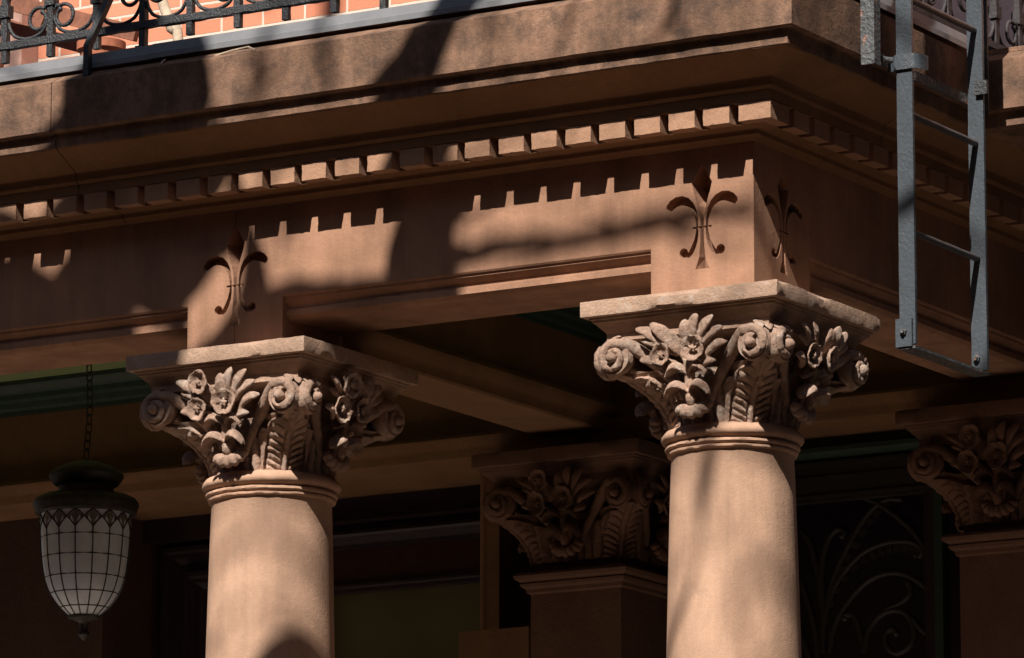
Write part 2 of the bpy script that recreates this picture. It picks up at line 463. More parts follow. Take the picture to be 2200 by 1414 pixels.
# ================================================================== PORCH CEILING AND BEAMS
ceil = empty('porch_ceiling', (0,0,0), label='coffered porch ceiling with green crown mouldings and brownstone cross beam behind the left column', cat='ceiling')
MB().box(-6.5, -.05, .16, 2.2, .476, .50).build('ceiling_panel', M['palegreen'], ceil)
def inner_beam_prof(w_, zb, top=.52, bulge=.05):
    # half profile from soffit centre outwards (u, z)
    h = w_/2
    return [(h-.008,zb),(h,zb+.008),(h+.002,zb+.035),(h+.012,zb+.05),(h+.035,zb+.07),(h+.042,zb+.09),(h+.036,zb+.105),(h+.008,zb+.112),(h+.004,zb+.118),(h+.002,top)]
hp = inner_beam_prof(.286, .022)
pfull = [(-u, z) for u, z in reversed(hp)] + hp
CBX = -1.835
MB().sweep(pfull, [(lambda yy: (lambda e, z: (CBX+e, yy, z)))(q) for q in (.172, 2.12)]).build('cross_beam', M['inner'], ceil, 30)
wb = [(0,-.022),(-.004,-.014),(-.006,.006),(-.012,.020),(-.030,.036),(-.036,.052),(-.030,.064),(-.006,.070),(.03,.074),(.03,.52),(.6,.52),(.6,-.022)]
MB().sweep(wb, [(lambda xx: (lambda e, z: (xx, 2.10+e, z)))(q) for q in (-6.5, .19)]).build('wall_beam', M['inner'], ceil, 30)
# green crown around the coffers
def crown(path_fn, a, b):
    cp = [(0,.515),(-.115,.515),(-.115,.492),(-.10,.486),(-.085,.465),(-.062,.452),(-.058,.425),(-.035,.412),(-.028,.385),(-.012,.372),(-.010,.352),(0,.350)]
    cp = [(e, .352+(z-.350)*.75) for e, z in cp]
    return MB().sweep(cp, [path_fn(a), path_fn(b)])
crown(lambda q: (lambda e, z: (q, 2.129+e, z)), -6.5, -2.0).build('crown_moulding', M['green'], ceil, 30)
crown(lambda q: (lambda e, z: (q, 2.129+e, z)), -1.68, -.18).build('crown_moulding', M['green'], ceil, 30)
crown(lambda q: (lambda e, z: (CBX+.146-e, q, z)), .18, 2.1).build('crown_moulding', M['green'], ceil, 30)
crown(lambda q: (lambda e, z: (-.16+e, q, z)), .18, 2.1).build('crown_moulding', M['green'], ceil, 30)

# ================================================================== CAPITAL
def flower(mb, c, nrm, R=.034, petals=5, seed=0):
    rnd = random.Random(seed)
    nrm = Vector(nrm).normalized(); a = nrm.orthogonal().normalized(); b = nrm.cross(a)
    c = Vector(c); off = rnd.random()*2
    for k in range(petals):
        th = 2*PI*k/petals + off; d = a*math.cos(th) + b*math.sin(th); t = nrm.cross(d)
        rr = R*rnd.uniform(.9, 1.1)
        def fn(u, v, d=d, t=t, rr=rr):
            # u along petal, v across
            wv = (v-.5)*2; r = rr*(.10+.90*u*(1-.10*wv*wv)); half = rr*.57*math.sin(PI*(.12+.74*u))**.6
            lift = rr*(.62*u**1.6 - .40*max(0,u-.72)**1.2*2.2) + rr*.14*(wv*wv)*u - rr*.30
            return c + d*r + t*(wv*half) + nrm*(lift)
        def back(u, v, fn=fn): return Vector(fn(u, v)) - nrm*(rr*.22)
        mb.grid(fn, 7, 6); mb.grid(back, 7, 6)
        # rim
        for (p, q) in ((0, 0), (0, 1)):
            mb.grid(lambda u, v, q=q: Vector(fn(u, q)) - nrm*(rr*.22*v), 7, 1)
        mb.grid(lambda u, v: Vector(fn(1, u)) - nrm*(rr*.22*v), 6, 1)
    mb.ell(c + nrm*R*.02, (R*.17,)*3, nu=10, nv=7)
    for k in range(5):
        th = 2*PI*k/5; mb.ell(c + (a*math.cos(th)+b*math.sin(th))*R*.24 + nrm*R*.02, (R*.11,)*3, nu=6, nv=5)

def leaf(mb, p0, p1, w_, nrm, bend=.02, thick=.012, lobes=0):
    """pointed leaf from p0 to p1 bulging along nrm"""
    p0, p1, nrm = Vector(p0), Vector(p1), Vector(nrm).normalized()
    ax = (p1-p0); t = nrm.cross(ax.normalized()).normalized()
    def fn(u, v, side):
        a = 2*PI*v
        en = max(0.0, 1-abs(2*u**.80-1)**2.6)**.62*(1-.28*u); wid = w_*.58*en
        ce = p0 + ax*u + nrm*(math.sin(PI*u)*bend)
        crease = abs(math.cos(a))
        return ce + t*(math.cos(a)*wid) + nrm*(math.sin(a)*thick*1.25*en * (1 - .35*(1-crease) if math.sin(a) > 0 else 1))
    mb.grid(lambda u, v: fn(u, v, 0), 12, 12)

def lip(mb, c, sgn, w_, h, out, nrm, thick=.010):
    """calyx leaf that rises, arches outward and droops with a thick rim"""
    c, nrm = Vector(c), Vector(nrm).normalized(); t = Vector((0,0,1)).cross(nrm)*-1
    def fn(u, v):
        wv = v*2-1                                   # across (-1 stem side)
        arch = math.sin(PI*.5*min(1, u*1.1))
        x = sgn*w_*(u**.9) ; z = h*math.sin(PI*.58*u)*1.15 - .006*(1-wv)
        d = out*(arch) + .012*wv
        drop = -.022*u*u*(1+.5*wv)
        return c + t*x*1.0 + Vector((0,0,1))*(z + drop + .012*wv) + nrm*(d*(.6+.4*(wv*.5+.5)))
    mb.grid(fn, 12, 6)
    mb.grid(lambda u, v: Vector(fn(u, v)) - Vector((0,0,thick)) - nrm*.003, 12, 6)
    for q in (0, 1): mb.grid(lambda u, v, q=q: Vector(fn(u, q)) - (Vector((0,0,thick)) + nrm*.003)*v, 12, 1)
    mb.grid(lambda u, v: Vector(fn(1, u)) - (Vector((0,0,thick)) + nrm*.003)*v, 6, 1)
    # rolled rim
    rim = [Vector(fn(u/10, 1)) for u in range(11)]
    mb.tube(rim, [.004+.004*math.sin(PI*u/10) for u in range(11)], 6)

ZB, ZT = -.470, -.150        # carved zone of the capital
def bellr(t, sq):            # bell radius; sq: square plan for pilasters
    return .185 + .05*t**2.2

def corner_leaf(square, seed=0):
    """acanthus leaf at the +X/-Y corner, built round the diagonal"""
    mb = MB(); NA, NT = 150, 90
    phi0 = -PI/4; zt = -.285
    def rc(t): return .205 + .045*t + .165*t**2.6
    def surf(u, v):
        al = (u-.5)*2*rad(46); t = v
        A = abs(al)/rad(46)
        wdt = .62 - .28*t
        rb = bellr(t, square)
        if square:           # square plan base: push out to a square of half side ~.19
            sqr = .19/max(math.cos(PI/4-abs(al)), .5) if abs(al) <= PI/4 else .19
            base = sqr*(1-t)**1.2 + rb*(1-(1-t)**1.2)
            corner = (.19*1.40 + .035*t + .145*t**2.4)
        else:
            base = rb + .012; corner = rc(t)
        fall = math.exp(-(A/wdt)**2.2)
        r = base + (corner-base)*fall
        z = ZB + (zt-ZB)*t
        lat = r*math.sin(al)                    # metres from the midrib
        # upper edge of the leaf, scalloped
        edge = .26 + .80*(1-A)**.75
        lob = A*5.2 + .2
        edge -= .035*abs(math.sin(PI*lob))**.6*0 + .05*(1-abs(math.sin(PI*(lob))))
        m = max(0, min(1, (edge-t)/.035))
        hgt = .012
        a_ = abs(lat)
        if a_ < .009: rib = .016*(1-(a_/.009)**2*.6)
        elif a_ < .014: rib = .001
        elif a_ < .062:
            q = (t*8.5 - (a_-.014)*24.0) % 1.0
            rib = .001 + .013*math.sin(PI*q)**.8*(1-((a_-.036)/.026)**2*.6)
        elif a_ < .066: rib = .0
        else:
            q = (lob + .55*(1-t)*(1-A)) % 1.0
            rib = .002 + .017*math.sin(PI*q)**.75
        r2 = r - .022*(1-m) + (hgt*0 + rib)*m
        a2 = phi0 + al
        # curl the tip outwards and down
        return Vector((r2*math.cos(a2), r2*math.sin(a2), z))
    mb.grid(surf, NA, NT)
    return mb.rough(.0034, 32, seed)

def scroll_path(sgn):
    """stem rising from the middle of the -Y face out to the corner volute; returns points and radii. sgn=+1 right"""
    P = [(.040,-.222,-.405),(.060,-.232,-.360),(.095,-.245,-.312),(.140,-.268,-.262),(.185,-.298,-.222),(.222,-.325,-.200)]
    R_ = [.011,.0155,.019,.022,.0235,.0225]
    cx, cz, y0 = .262, -.243, -.338
    N = 46
    for i in range(1, N+1):
        th = rad(128) - rad(430)*i/N
        rr = .050*(1-.60*(i/N)**.95)
        P.append((cx + rr*math.cos(th), y0 - .010*(i/N), cz + rr*math.sin(th)))
        R_.append(.0185*(1-.50*i/N))
    return [Vector((sgn*p[0], p[1], p[2])) for p in P], R_

def rotz(v, a): c, s = math.cos(a), math.sin(a); return Vector((v.x*c - v.y*s, v.x*s + v.y*c, v.z))

def smooth_path(P, R_, n=3):
    # Catmull-Rom
    out = []; ro = []
    for i in range(len(P)-1):
        p0 = P[max(i-1,0)]; p1 = P[i]; p2 = P[i+1]; p3 = P[min(i+2,len(P)-1)]
        for k in range(n):
            t = k/n
            out.append(.5*((2*p1) + (p2-p0)*t + (2*p0-5*p1+4*p2-p3)*t*t + (3*p1-p0-3*p2+p3)*t**3)); ro.append(R_[i]*(1-t)+R_[i+1]*t)
    out.append(P[-1]); ro.append(R_[-1]); return out, ro

def volute_mesh(sgn, seed):
    mb = MB(); P, R_ = scroll_path(sgn); P, R_ = smooth_path(P, R_, 2)
    mb.tube(P, R_, 8, sx=.95, up=(0,-1,0))
    cx = sgn*.262
    # backing disc and tapering drum towards the partner scroll
    def disc(y0, y1, r0, r1, n=28):
        vs = []; 
        for yy, rr in ((y0, r0), (y1, r1)):
            for q in range(n): a = 2*PI*q/n; vs.append((cx+rr*math.cos(a), yy, -.243+rr*math.sin(a)))
        mb.add(vs, [tuple(range(n)), tuple(range(n,2*n))[::-1]] + [(q, n+q, n+(q+1)%n, (q+1)%n) for q in range(n)])
    disc(-.338, -.316, .056, .061); disc(-.316, -.270, .058, .044)
    mb.ell((cx, -.356, -.245), (.0185,.022,.0185), nu=14, nv=9)
    return mb.rough(.0024, 70, seed)

def bouquet(style, seed):
    """carving in the middle of the -Y face: returns dict name->MB"""
    D = {}
    N = Vector((0,-1,0))
    b = MB()                                       # fluted cup at the bottom
    for k in range(7):
        a = rad(188 + 164*k/6.0)
        dx, dz = math.cos(a), math.sin(a)
        c = Vector((dx*.050, -.264-.014*math.sin(-a), -.408+dz*.032))
        rot = Matrix.Rotation(-(a+PI/2), 3, 'Y')
        b.ell(c, (.0180,.022,.025), rot, 10, 8)
    b.ell((0,-.248,-.405), (.03,.026,.03))
    D['seed_cup'] = b.rough(.0015, 60, seed)
    s = MB()
    s.tube(*smooth_path([Vector((0,-.262,-.425)),Vector((.002,-.283,-.40)),Vector((0,-.285,-.365)),Vector((0,-.29,-.32)),Vector((.0,-.30,-.27))],[.014,.020,.019,.018,.016],4), 9)
    s.tube(*smooth_path([Vector((0,-.292,-.30)),Vector((-.02,-.30,-.25)),Vector((-.045,-.318,-.185))],[.009,.009,.008],4), 7)
    s.tube(*smooth_path([Vector((0,-.295,-.29)),Vector((.025,-.305,-.255)),Vector((.055,-.32,-.225))],[.009,.009,.008],4), 7)
    s.tube(*smooth_path([Vector((0,-.29,-.31)),Vector((-.05,-.30,-.275)),Vector((-.09,-.315,-.26))],[.008,.008,.007],4), 7)
    D['flower_stem'] = s.rough(.0015, 60, seed)
    lp = MB()
    def cap_leaf(c, sg, L_, w_, th_, tilt):
        """drooping cap-shaped leaf: domed above, hollow below, pointed outer end"""
        c = Vector(c)
        def fn(u, v, under):
            a = PI*v; uu = u
            wid = w_*math.sin(PI*(.10+.84*uu))**.7
            dome = math.sin(a)*th_*(.55+.45*math.sin(PI*uu)) * (.35 if under else 1.0)
            arch = .022*math.sin(PI*uu*.9) - .020*uu*uu
            x = sg*(uu*L_); y = -(-math.cos(a)*wid*.5 + .020*math.sin(PI*.6*uu)); z = dome + arch - (.006 if under else 0) + tilt*uu
            return c + Vector((x, y, z))
        lp.grid(lambda u, v: fn(u, v, False), 12, 10); lp.grid(lambda u, v: fn(u, v, True), 12, 10)
        lp.grid(lambda u, v: Vector(fn(1, u, False))*(1-v) + Vector(fn(1, u, True))*v, 10, 1)
        for q in (0, 1): lp.grid(lambda u, v, q=q: Vector(fn(u, q, False))*(1-v) + Vector(fn(u, q, True))*v, 12, 1)
    for sg in (-1, 1):
        cap_leaf((sg*.002,-.288,-.376), sg, .082, .078, .026, -.004)
        cap_leaf((sg*.002,-.294,-.316), sg, .076, .064, .022, .004)
        lp.tube(*smooth_path([Vector((0,-.262,-.43)),Vector((sg*.016,-.270,-.40)),Vector((sg*.024,-.282,-.365))],[.010,.011,.008],4), 8)
    D['calyx_leaf'] = lp.rough(.0018, 50, seed)
    t = MB()
    L = [((-.006,-.290,-.255),(-.105,-.352,-.150),.050),((-.020,-.285,-.240),(-.165,-.340,-.160),.048),((-.025,-.290,-.250),(-.155,-.325,-.200),.036),
         ((.004,-.30,-.265),(.024,-.350,-.148),.042),((.012,-.295,-.255),(.072,-.358,-.134),.050),((.02,-.295,-.250),(.128,-.352,-.146),.048),((.025,-.295,-.250),(.155,-.338,-.185),.042),
         ((.06,-.300,-.265),(.165,-.325,-.232),.040),((-.08,-.298,-.285),(-.165,-.325,-.262),.036),((.03,-.285,-.30),(.115,-.315,-.285),.038)]
    for p0, p1, ww in L:
        leaf(t, p0, p1, ww, (0,-1,.45), .020, .0125)
    D['leaf_spray'] = t.rough(.0022, 50, seed)
    if style == 0:
        fl = [((-.060,-.362,-.178),(-.1,-1,-.15),.043),((-.085,-.345,-.262),(-.1,-1,0),.043),((.030,-.350,-.250),(.10,-1,0),.045)]
    else:
        fl = [((-.075,-.345,-.255),(-.15,-1,-.1),.038),((.045,-.350,-.245),(.15,-1,-.1),.042)]
    for i, (c, nn, R_) in enumerate(fl):
        f = MB(); flower(f, c, nn, R_, 5, seed*5+i); D['flower%d' % i] = f.rough(.0015, 60, seed+i)
    return D

def push(v):
    k = max(0, min(1, (v.z+.30)/.12)); return Vector((v.x*(1+.06*k), v.y-.014*k, v.z+.006*k))

def abacus_mesh(seed, amp=.0022, chip=True):
    mb = MB().cubes(-.373,.373,-.373,.373,-.103,-.048,.0125)
    out = []
    for v in mb.v:
        v = Vector(v)
        # weathered arrises
        ex = max(0, abs(v.x)-.362)/.011; ey = max(0, abs(v.y)-.362)/.011; ez = 1 if (v.z > -.052 or v.z < -.099) else 0
        if chip and ((ez and (ex or ey)) or (ex and ey)):
            k = max(0, noise.noise(v*9+Vector((seed*5,0,0)))-.22)*.016 + .0016
            v -= Vector((math.copysign(k, v.x) if ex else 0, math.copysign(k, v.y) if ey else 0, (k if v.z > -.07 else -k) if ez else 0))
        out.append(tuple(v))
    mb.v = out
    return mb.rough(amp*.6, 25, seed)

def make_capital(parent, square, styles, seed):
    """capital: bell with abacus, four corner leaves, paired volutes, flowers"""
    bell = MB()
    if square:
        bell.lathe([(.19,-.47),(.20,-.30),(.235,-.16),(.25,-.13)], n=48)
        bell.box(-.188,.188,-.188,.188,-.50,-.40)
    else:
        bell.lathe([(.180,-.485),(.185,-.40),(.195,-.30),(.225,-.18),(.24,-.13)], n=64)
    cap = bell.build('capital', M['capital'], parent, 40)
    abacus_mesh(seed).build('abacus', M['abacus'], cap, 40)
    # moulding under the abacus with a fillet, square plan
    pr_ = [(.350,-.1035),(.349,-.109),(.343,-.111),(.341,-.118),(.332,-.124),(.324,-.134),(.312,-.146),(.3065,-.154),(.3060,-.180),(.27,-.192),(.17,-.206),(.17,-.1035)]
    mb = MB(); n = len(pr_); vs = []; fs = []
    for q in range(4):
        sx, sy = ((1,-1),(1,1),(-1,1),(-1,-1))[q]
        vs += [(sx*e, sy*e, z) for e, z in pr_]
    for q in range(4):
        for i in range(n-1):
            a = q*n+i; b = ((q+1)%4)*n+i; fs.append((a, b, b+1, a+1))
    mb.add(vs, fs); mb.build('abacus_moulding', M['abacus'], cap, 30)
    for q in range(4):
        ang = q*PI/2
        l_ = corner_leaf(square, seed*4+q); l_.xf(lambda v: rotz(v, ang)); l_.build('acanthus_leaf', M['capital'], cap, 60)
        for sg in (-1, 1):
            v_ = volute_mesh(sg, seed*9+q*2+(sg>0)); v_.xf(lambda v: rotz(v, ang)); o_ = v_.build('volute', M['capital'], cap, 50)

        # beads running over the corner between the scrolls, and a leaf tip on top
        bd = MB(); tip = MB()
        for k in range(9):
            a = rad(120 - 24*k); rr = .050
            rd = .405 + .0 + rr*math.cos(a)*.55
            bd.ell((rd*math.cos(-PI/4), rd*math.sin(-PI/4), -.243+rr*math.sin(a)), (.0085,.0085,.0085), nu=8, nv=6)
        # concave band under the beads
        def band(u, v):
            a = rad(150 - 300*u); rr = .046; wv = (v*2-1)
            rd = .398 + rr*math.cos(a)*.55 + .012*wv*wv
            return Vector((rd*math.cos(-PI/4)+wv*.032*math.cos(PI/4), rd*math.sin(-PI/4)+wv*.032*math.sin(PI/4), -.243+rr*math.sin(a)))
        bd.grid(band, 24, 6)
        bd.xf(lambda v: rotz(v, ang)); bd.rough(.0012, 60, seed).build('bead_band', M['capital'], cap, 50)
        for dx in (-.022, 0, .022):
            d1 = Vector((math.cos(-PI/4), math.sin(-PI/4), 0)); t1 = Vector((math.cos(PI/4), math.sin(PI/4), 0))
            leaf(tip, d1*.335+t1*dx*.5+Vector((0,0,-.185)), d1*.455+t1*dx*1.6+Vector((0,0,-.205)), .04, (0,0,1), .03, .010)
        tip.xf(lambda v: rotz(v, ang)); tip.rough(.002, 50, seed).build('leaf_tip', M['capital'], cap, 50)
        for nm, mb in bouquet(styles[q % len(styles)], seed*3+q).items():
            mb.xf(push); mb.xf(lambda v: rotz(v, ang)); o_ = mb.build('flower' if nm.startswith('flower') and nm != 'flower_stem' else nm, M['capital'], cap, 50)
            if not square and q < 2: weather(o_, .0027 if nm.startswith('flower') else .0036, .0016 if seed == 1 else .0010, seed+q, 1.0 if seed == 1 else .3)
    return cap

def column(loc, label, styles, seed, r0, r1):
    t = empty('stone_column', (loc[0], loc[1], -3.3), label=label, cat='column', group='round brownstone porch columns')
    hold = t
    def P(o): o.location = (0,0,3.3); return o
    # shaft with entasis
    pr_ = []
    for i in range(25):
        q = i/24; z = -.556 - q*2.50; pr_.append((r0 + (r1-r0)*min(1, q*3.2)**.8 + .014*q, z))
    pr_ = [(r0+.006,-.548)] + pr_
    sh = MB().lathe(pr_, n=96).build('shaft', M['shaft'], t, 50); P(sh)
    bs = MB().lathe([(.25,-3.3),(.34,-3.3),(.34,-3.24),(.32,-3.23),(.335,-3.20),(.33,-3.16),(.29,-3.14),(.285,-3.11),(.30,-3.09),(.29,-3.05),(.255,-3.04)], n=72).build('column_base', M['shaft'], t, 40); P(bs)
    rg = MB().lathe([(.17,-.462),(r0+.006,-.466),(r0+.022,-.474),(r0+.032,-.487),(r0+.034,-.497),(r0+.029,-.507),(r0+.016,-.514),(r0+.010,-.517),(r0+.012,-.519),(r0+.020,-.523),(r0+.021,-.530),(r0+.016,-.535),(r0+.009,-.537),(r0+.010,-.539),(r0+.014,-.542),(r0+.013,-.548),(r0+.004,-.553),(r0-.02,-.556)], n=128)
    rg.rough(.0022, 22, seed); rg = rg.build('neck_ring', M['shaft'], t, 50); P(rg)
    cap = make_capital(t, False, styles, seed); P(cap)
    return t
column((.003, 0), 'right round brownstone column at the porch corner beside the ladder', [1], 1, .205, .222)
column((-1.838, 0), 'left round brownstone column with three crisp carved flowers beside the hanging lantern', [0], 2, .211, .226)

run_weather()

def pilaster(x, y, label, seed):
    t = empty('stone_pilaster', (x, y, -3.3), label=label, cat='pilaster', group='square brownstone pilasters against the back wall')
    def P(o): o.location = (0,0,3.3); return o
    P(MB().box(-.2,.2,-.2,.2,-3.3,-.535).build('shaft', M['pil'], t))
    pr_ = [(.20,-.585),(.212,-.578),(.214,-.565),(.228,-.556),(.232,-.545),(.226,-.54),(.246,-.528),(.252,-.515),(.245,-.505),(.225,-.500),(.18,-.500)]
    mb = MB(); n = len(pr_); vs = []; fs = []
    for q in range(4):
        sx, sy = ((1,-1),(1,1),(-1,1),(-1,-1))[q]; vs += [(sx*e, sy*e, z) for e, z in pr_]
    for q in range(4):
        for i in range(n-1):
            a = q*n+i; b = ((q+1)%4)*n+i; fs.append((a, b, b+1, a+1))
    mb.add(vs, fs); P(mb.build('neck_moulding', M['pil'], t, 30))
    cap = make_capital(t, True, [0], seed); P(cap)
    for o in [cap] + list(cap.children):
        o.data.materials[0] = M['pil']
    return t
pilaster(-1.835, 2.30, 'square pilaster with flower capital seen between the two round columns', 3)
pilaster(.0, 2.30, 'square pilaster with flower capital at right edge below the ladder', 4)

# ================================================================== BACK WALL, DOOR, WINDOW, GRILLE
wall = empty('back_wall', (-3,2.6,-3.3), label='dark brownstone house wall at the back of the porch', cat='wall')
def wp(mb, name, mat, sm=None, parent=None):
    o = mb.build(name, mat, parent or wall, sm)
    if parent is None: o.location = (3,-2.6,3.3)
    return o
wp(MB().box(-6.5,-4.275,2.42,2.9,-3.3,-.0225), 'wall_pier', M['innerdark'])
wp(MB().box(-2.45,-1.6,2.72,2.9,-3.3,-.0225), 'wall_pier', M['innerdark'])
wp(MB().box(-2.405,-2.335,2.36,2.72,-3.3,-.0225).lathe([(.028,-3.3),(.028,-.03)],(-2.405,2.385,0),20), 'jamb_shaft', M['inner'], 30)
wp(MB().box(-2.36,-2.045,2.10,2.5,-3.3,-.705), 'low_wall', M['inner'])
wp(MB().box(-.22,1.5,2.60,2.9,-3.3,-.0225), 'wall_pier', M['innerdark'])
wp(MB().box(-6.5,1.5,2.95,3.0,-3.3,.52), 'room_wall', M['darkwood'])
# window
win = empty('window', (-2.9,2.75,-3.3), label='large window with olive green glass under a dark red transom panel', cat='window')
def wn(mb, name, mat, sm=None):
    o = mb.build(name, mat, win, sm); o.location = (2.9,-2.75,3.3); return o
wy = 2.66
for (z0, z1, dy) in ((-.105,-.07,.0),(-.165,-.145,-.03),(-.225,-.205,-.045),(-.262,-.245,-.03)):
    pass
head = [(0,-.0235),(0,-.09),(-.012,-.095),(-.012,-.105),(-.04,-.115),(-.05,-.125),(-.05,-.137),(-.02,-.142),(-.02,-.155),(-.055,-.168),(-.065,-.183),(-.060,-.193),(-.035,-.200),(-.03,-.213),(-.012,-.218),(-.01,-.235),(.05,-.235),(.05,-.0235)]
wn(MB().sweep(head, [(lambda xx: (lambda e, z: (xx, wy+e, z)))(q) for q in (-3.45,-2.41)]), 'head_moulding', M['darkwood'], 30)
wn(MB().box(-3.45,-2.41,wy+.012,wy+.05,-.375,-.2355), 'transom_panel', M['redwood'])
wn(MB().sweep([(.0,-.3755),(-.012,-.380),(-.012,-.390),(0,-.395),(0,-.410),(.05,-.410),(.05,-.3755)], [(lambda xx: (lambda e, z: (xx, wy+e, z)))(q) for q in (-3.45,-2.41)]), 'sash_rail', M['darkwood'], 30)
wn(MB().box(-3.40,-2.41,wy+.06,wy+.068,-3.0,-.40), 'pane', M['glass'])
wn(MB().box(-3.45,-3.38,wy-.02,wy+.05,-3.3,-.4105), 'side_frame', M['redwood'])
# panelled door
door = empty('panelled_door', (-3.8,2.7,-3.3), label='dark panelled wooden front door between the lantern and the left column', cat='door')
def dr(mb, name, mat, sm=None):
    o = mb.build(name, mat, door, sm); o.location = (3.8,-2.7,3.3); return o
dr(MB().box(-4.22,-3.46,2.78,2.83,-3.3,-.2), 'door_leaf', M['darkwood'])
dr(MB().box(-4.40,-3.46,2.70,2.85,-.12,-.0235), 'door_head', M['darkwood'])
fr = [(0,0),(.0,.03),(.012,.045),(.03,.045),(.04,.03),(.055,.03),(.065,.012),(.08,0)]
def panel_frame(x0, x1, z0, z1, y, name):
    mb = MB(); vs = []; fs = []; n = len(fr)
    for (cx, cz, sx, sz) in ((x0,z1,1,-1),(x1,z1,-1,-1),(x1,z0,-1,1),(x0,z0,1,1)):
        vs += [(cx+sx*d, y-h, cz+sz*d) for d, h in fr]
    for q in range(4):
        for i in range(n-1):
            a = q*n+i; b = ((q+1)%4)*n+i; fs.append((a,b,b+1,a+1))
    mb.add(vs, fs); return dr(mb, name, M['darkwood'], 25)
panel_frame(-4.215,-3.47,-1.6,-.13,2.78,'panel_frame'); panel_frame(-4.10,-3.55,-.9,-.24,2.779,'panel_frame')
# iron grille door on the right
gd = empty('iron_grille_door', (-.9,2.6,-3.3), label='dark doorway with scrolled wrought iron grille under a green painted frame', cat='door')
def gr_(mb, name, mat, sm=None):
    o = mb.build(name, mat, gd, sm); o.location = (.9,-2.6,3.3); return o
GY = 2.55
gr_(MB().sweep([(0,-.0235),(0,-.045),(-.02,-.055),(-.034,-.066),(-.034,-.082),(-.02,-.090),(0,-.096),(.06,-.096),(.06,-.0235)], [(lambda xx: (lambda e, z: (xx, 2.42+e, z)))(q) for q in (-1.6,-.2)]), 'green_head', M['green'], 30)
gr_(MB().box(-1.6,-.2,2.46,2.50,-.26,-.0965).box(-1.6,-.2,2.446,2.46,-.125,-.110).box(-1.6,-.2,2.452,2.46,-.18,-.165).box(-1.6,-.2,2.452,2.46,-.245,-.235), 'transom_rail', M['grille'])
gr_(MB().box(-.475,-.44,2.44,2.50,-3.3,-.2605), 'green_jamb', M['green'])
gr_(MB().box(-.53,-.4755,2.47,2.53,-3.3,-.2605), 'door_stile', M['darkwood'])
GC = [
 [(-1.089,-.217),(-.988,-.202),(-.878,-.223),(-.759,-.273),(-.642,-.364),(-.565,-.46),(-.512,-.571),(-.487,-.688),(-.486,-1.0)],
 [(-1.011,-.826),(-.996,-.702),(-.943,-.563),(-.842,-.463),(-.742,-.427),(-.653,-.425),(-.594,-.445),(-.578,-.477),(-.595,-.49)],
 [(-1.006,-.737),(-.963,-.561),(-.902,-.44),(-.82,-.322),(-.739,-.262),(-.66,-.262)],
 [(-.977,-.828),(-.946,-.706),(-.844,-.588),(-.744,-.543),(-.645,-.555),(-.548,-.621),(-.5,-.687)],
 [(-.824,-.84),(-.807,-.752),(-.746,-.694),(-.667,-.692),(-.619,-.749),(-.63,-.819),(-.69,-.85),(-.733,-.82),(-.738,-.775),(-.71,-.755),(-.69,-.775)],
 [(-.746,-.685),(-.667,-.656),(-.631,-.623),(-.636,-.587)],
 [(-.628,-.721),(-.571,-.779),(-.522,-.795),(-.512,-.774)],
 [(-1.007,-.826),(-1.001,-.648),(-1.007,-.504),(-.981,-.398),(-.94,-.356),(-.91,-.368),(-.915,-.385)],
 [(-1.009,-.647),(-1.023,-.538),(-1.052,-.41),(-1.091,-.352)],
 [(-.915,-.69),(-.875,-.693),(-.847,-.749),(-.828,-.839)],
 [(-1.1,-.55),(-1.06,-.65),(-1.03,-.8),(-1.02,-1.0)], [(-1.12,-.72),(-1.07,-.82),(-1.03,-1.0)]]
gm = MB()
for c in GC:
    P = [Vector((x, GY, z)) for x, z in c]; P, R_ = smooth_path(P, [.010]*len(P), 5); gm.tube(P, .0135, 8)
for (x, z) in ((-.918,-.383),(-.603,-.482),(-.640,-.585),(-.514,-.774),(-.692,-.775),(-.912,-.70)): gm.ell((x, GY, z), (.015,.015,.015), nu=10, nv=7)
gr_(gm, 'grille_scroll', M['grille'], 50)
lf = MB()       # serrated iron leaves along two of the curves
for c in (GC[1], GC[2]):
    P = [Vector((x, GY, z)) for x, z in c]; P, _r = smooth_path(P, [.01]*len(P), 5)
    for i in range(3, len(P)-3, 2):
        t = (P[i+1]-P[i-1]).normalized(); nn = Vector((t.z, 0, -t.x)); k = math.sin(PI*i/len(P))
        lf.add([P[i]-t*.014+Vector((0,-.006,0)), P[i]+t*.014+Vector((0,-.006,0)), P[i]+t*.020+nn*.05*k+Vector((0,-.012,0)), P[i]-t*.008+nn*.045*k+Vector((0,-.010,0)),
                P[i]-t*.014+Vector((0,.004,0)), P[i]+t*.014+Vector((0,.004,0)), P[i]+t*.020+nn*.05*k+Vector((0,-.006,0)), P[i]-t*.008+nn*.045*k+Vector((0,-.004,0))],
               [(0,1,2,3),(7,6,5,4),(0,4,5,1),(1,5,6,2),(2,6,7,3),(3,7,4,0)])
gr_(lf, 'grille_leaf', M['grille'])

# ================================================================== LANTERN
lan = empty('hanging_lantern', (-3.28,.9,.52), label='acorn shaped lantern of leaded opal glass hanging on a chain under the porch', cat='lantern')
u_ = 1/2.162/560.0
Z0 = -.125
def lp_(l): return [(max(r,0)*u_, Z0-(y-485)*u_*1.02) for y, r in l]
def ln(mb, name, mat, sm=40, parent=None):
    o = mb.build(name, mat, parent or lan, sm)
    if parent is None: o.location = (0,0,-.52)
    return o
ln(MB().lathe(lp_([(478,0),(485,14),(495,18),(500,60),(515,105),(535,145),(550,166),(565,172),(585,162),(603,148),(612,128),(640,126),(650,150),(655,200),(668,228),(685,242),(700,243),(715,236),(735,232),(742,214),(742,150)]), n=64), 'lantern_cap', M['lantern'], 35)
gp = [(738,209),(800,209),(850,206),(900,203),(950,198),(1000,191),(1040,182),(1080,168),(1110,152),(1140,131),(1165,108),(1185,86),(1200,68)]
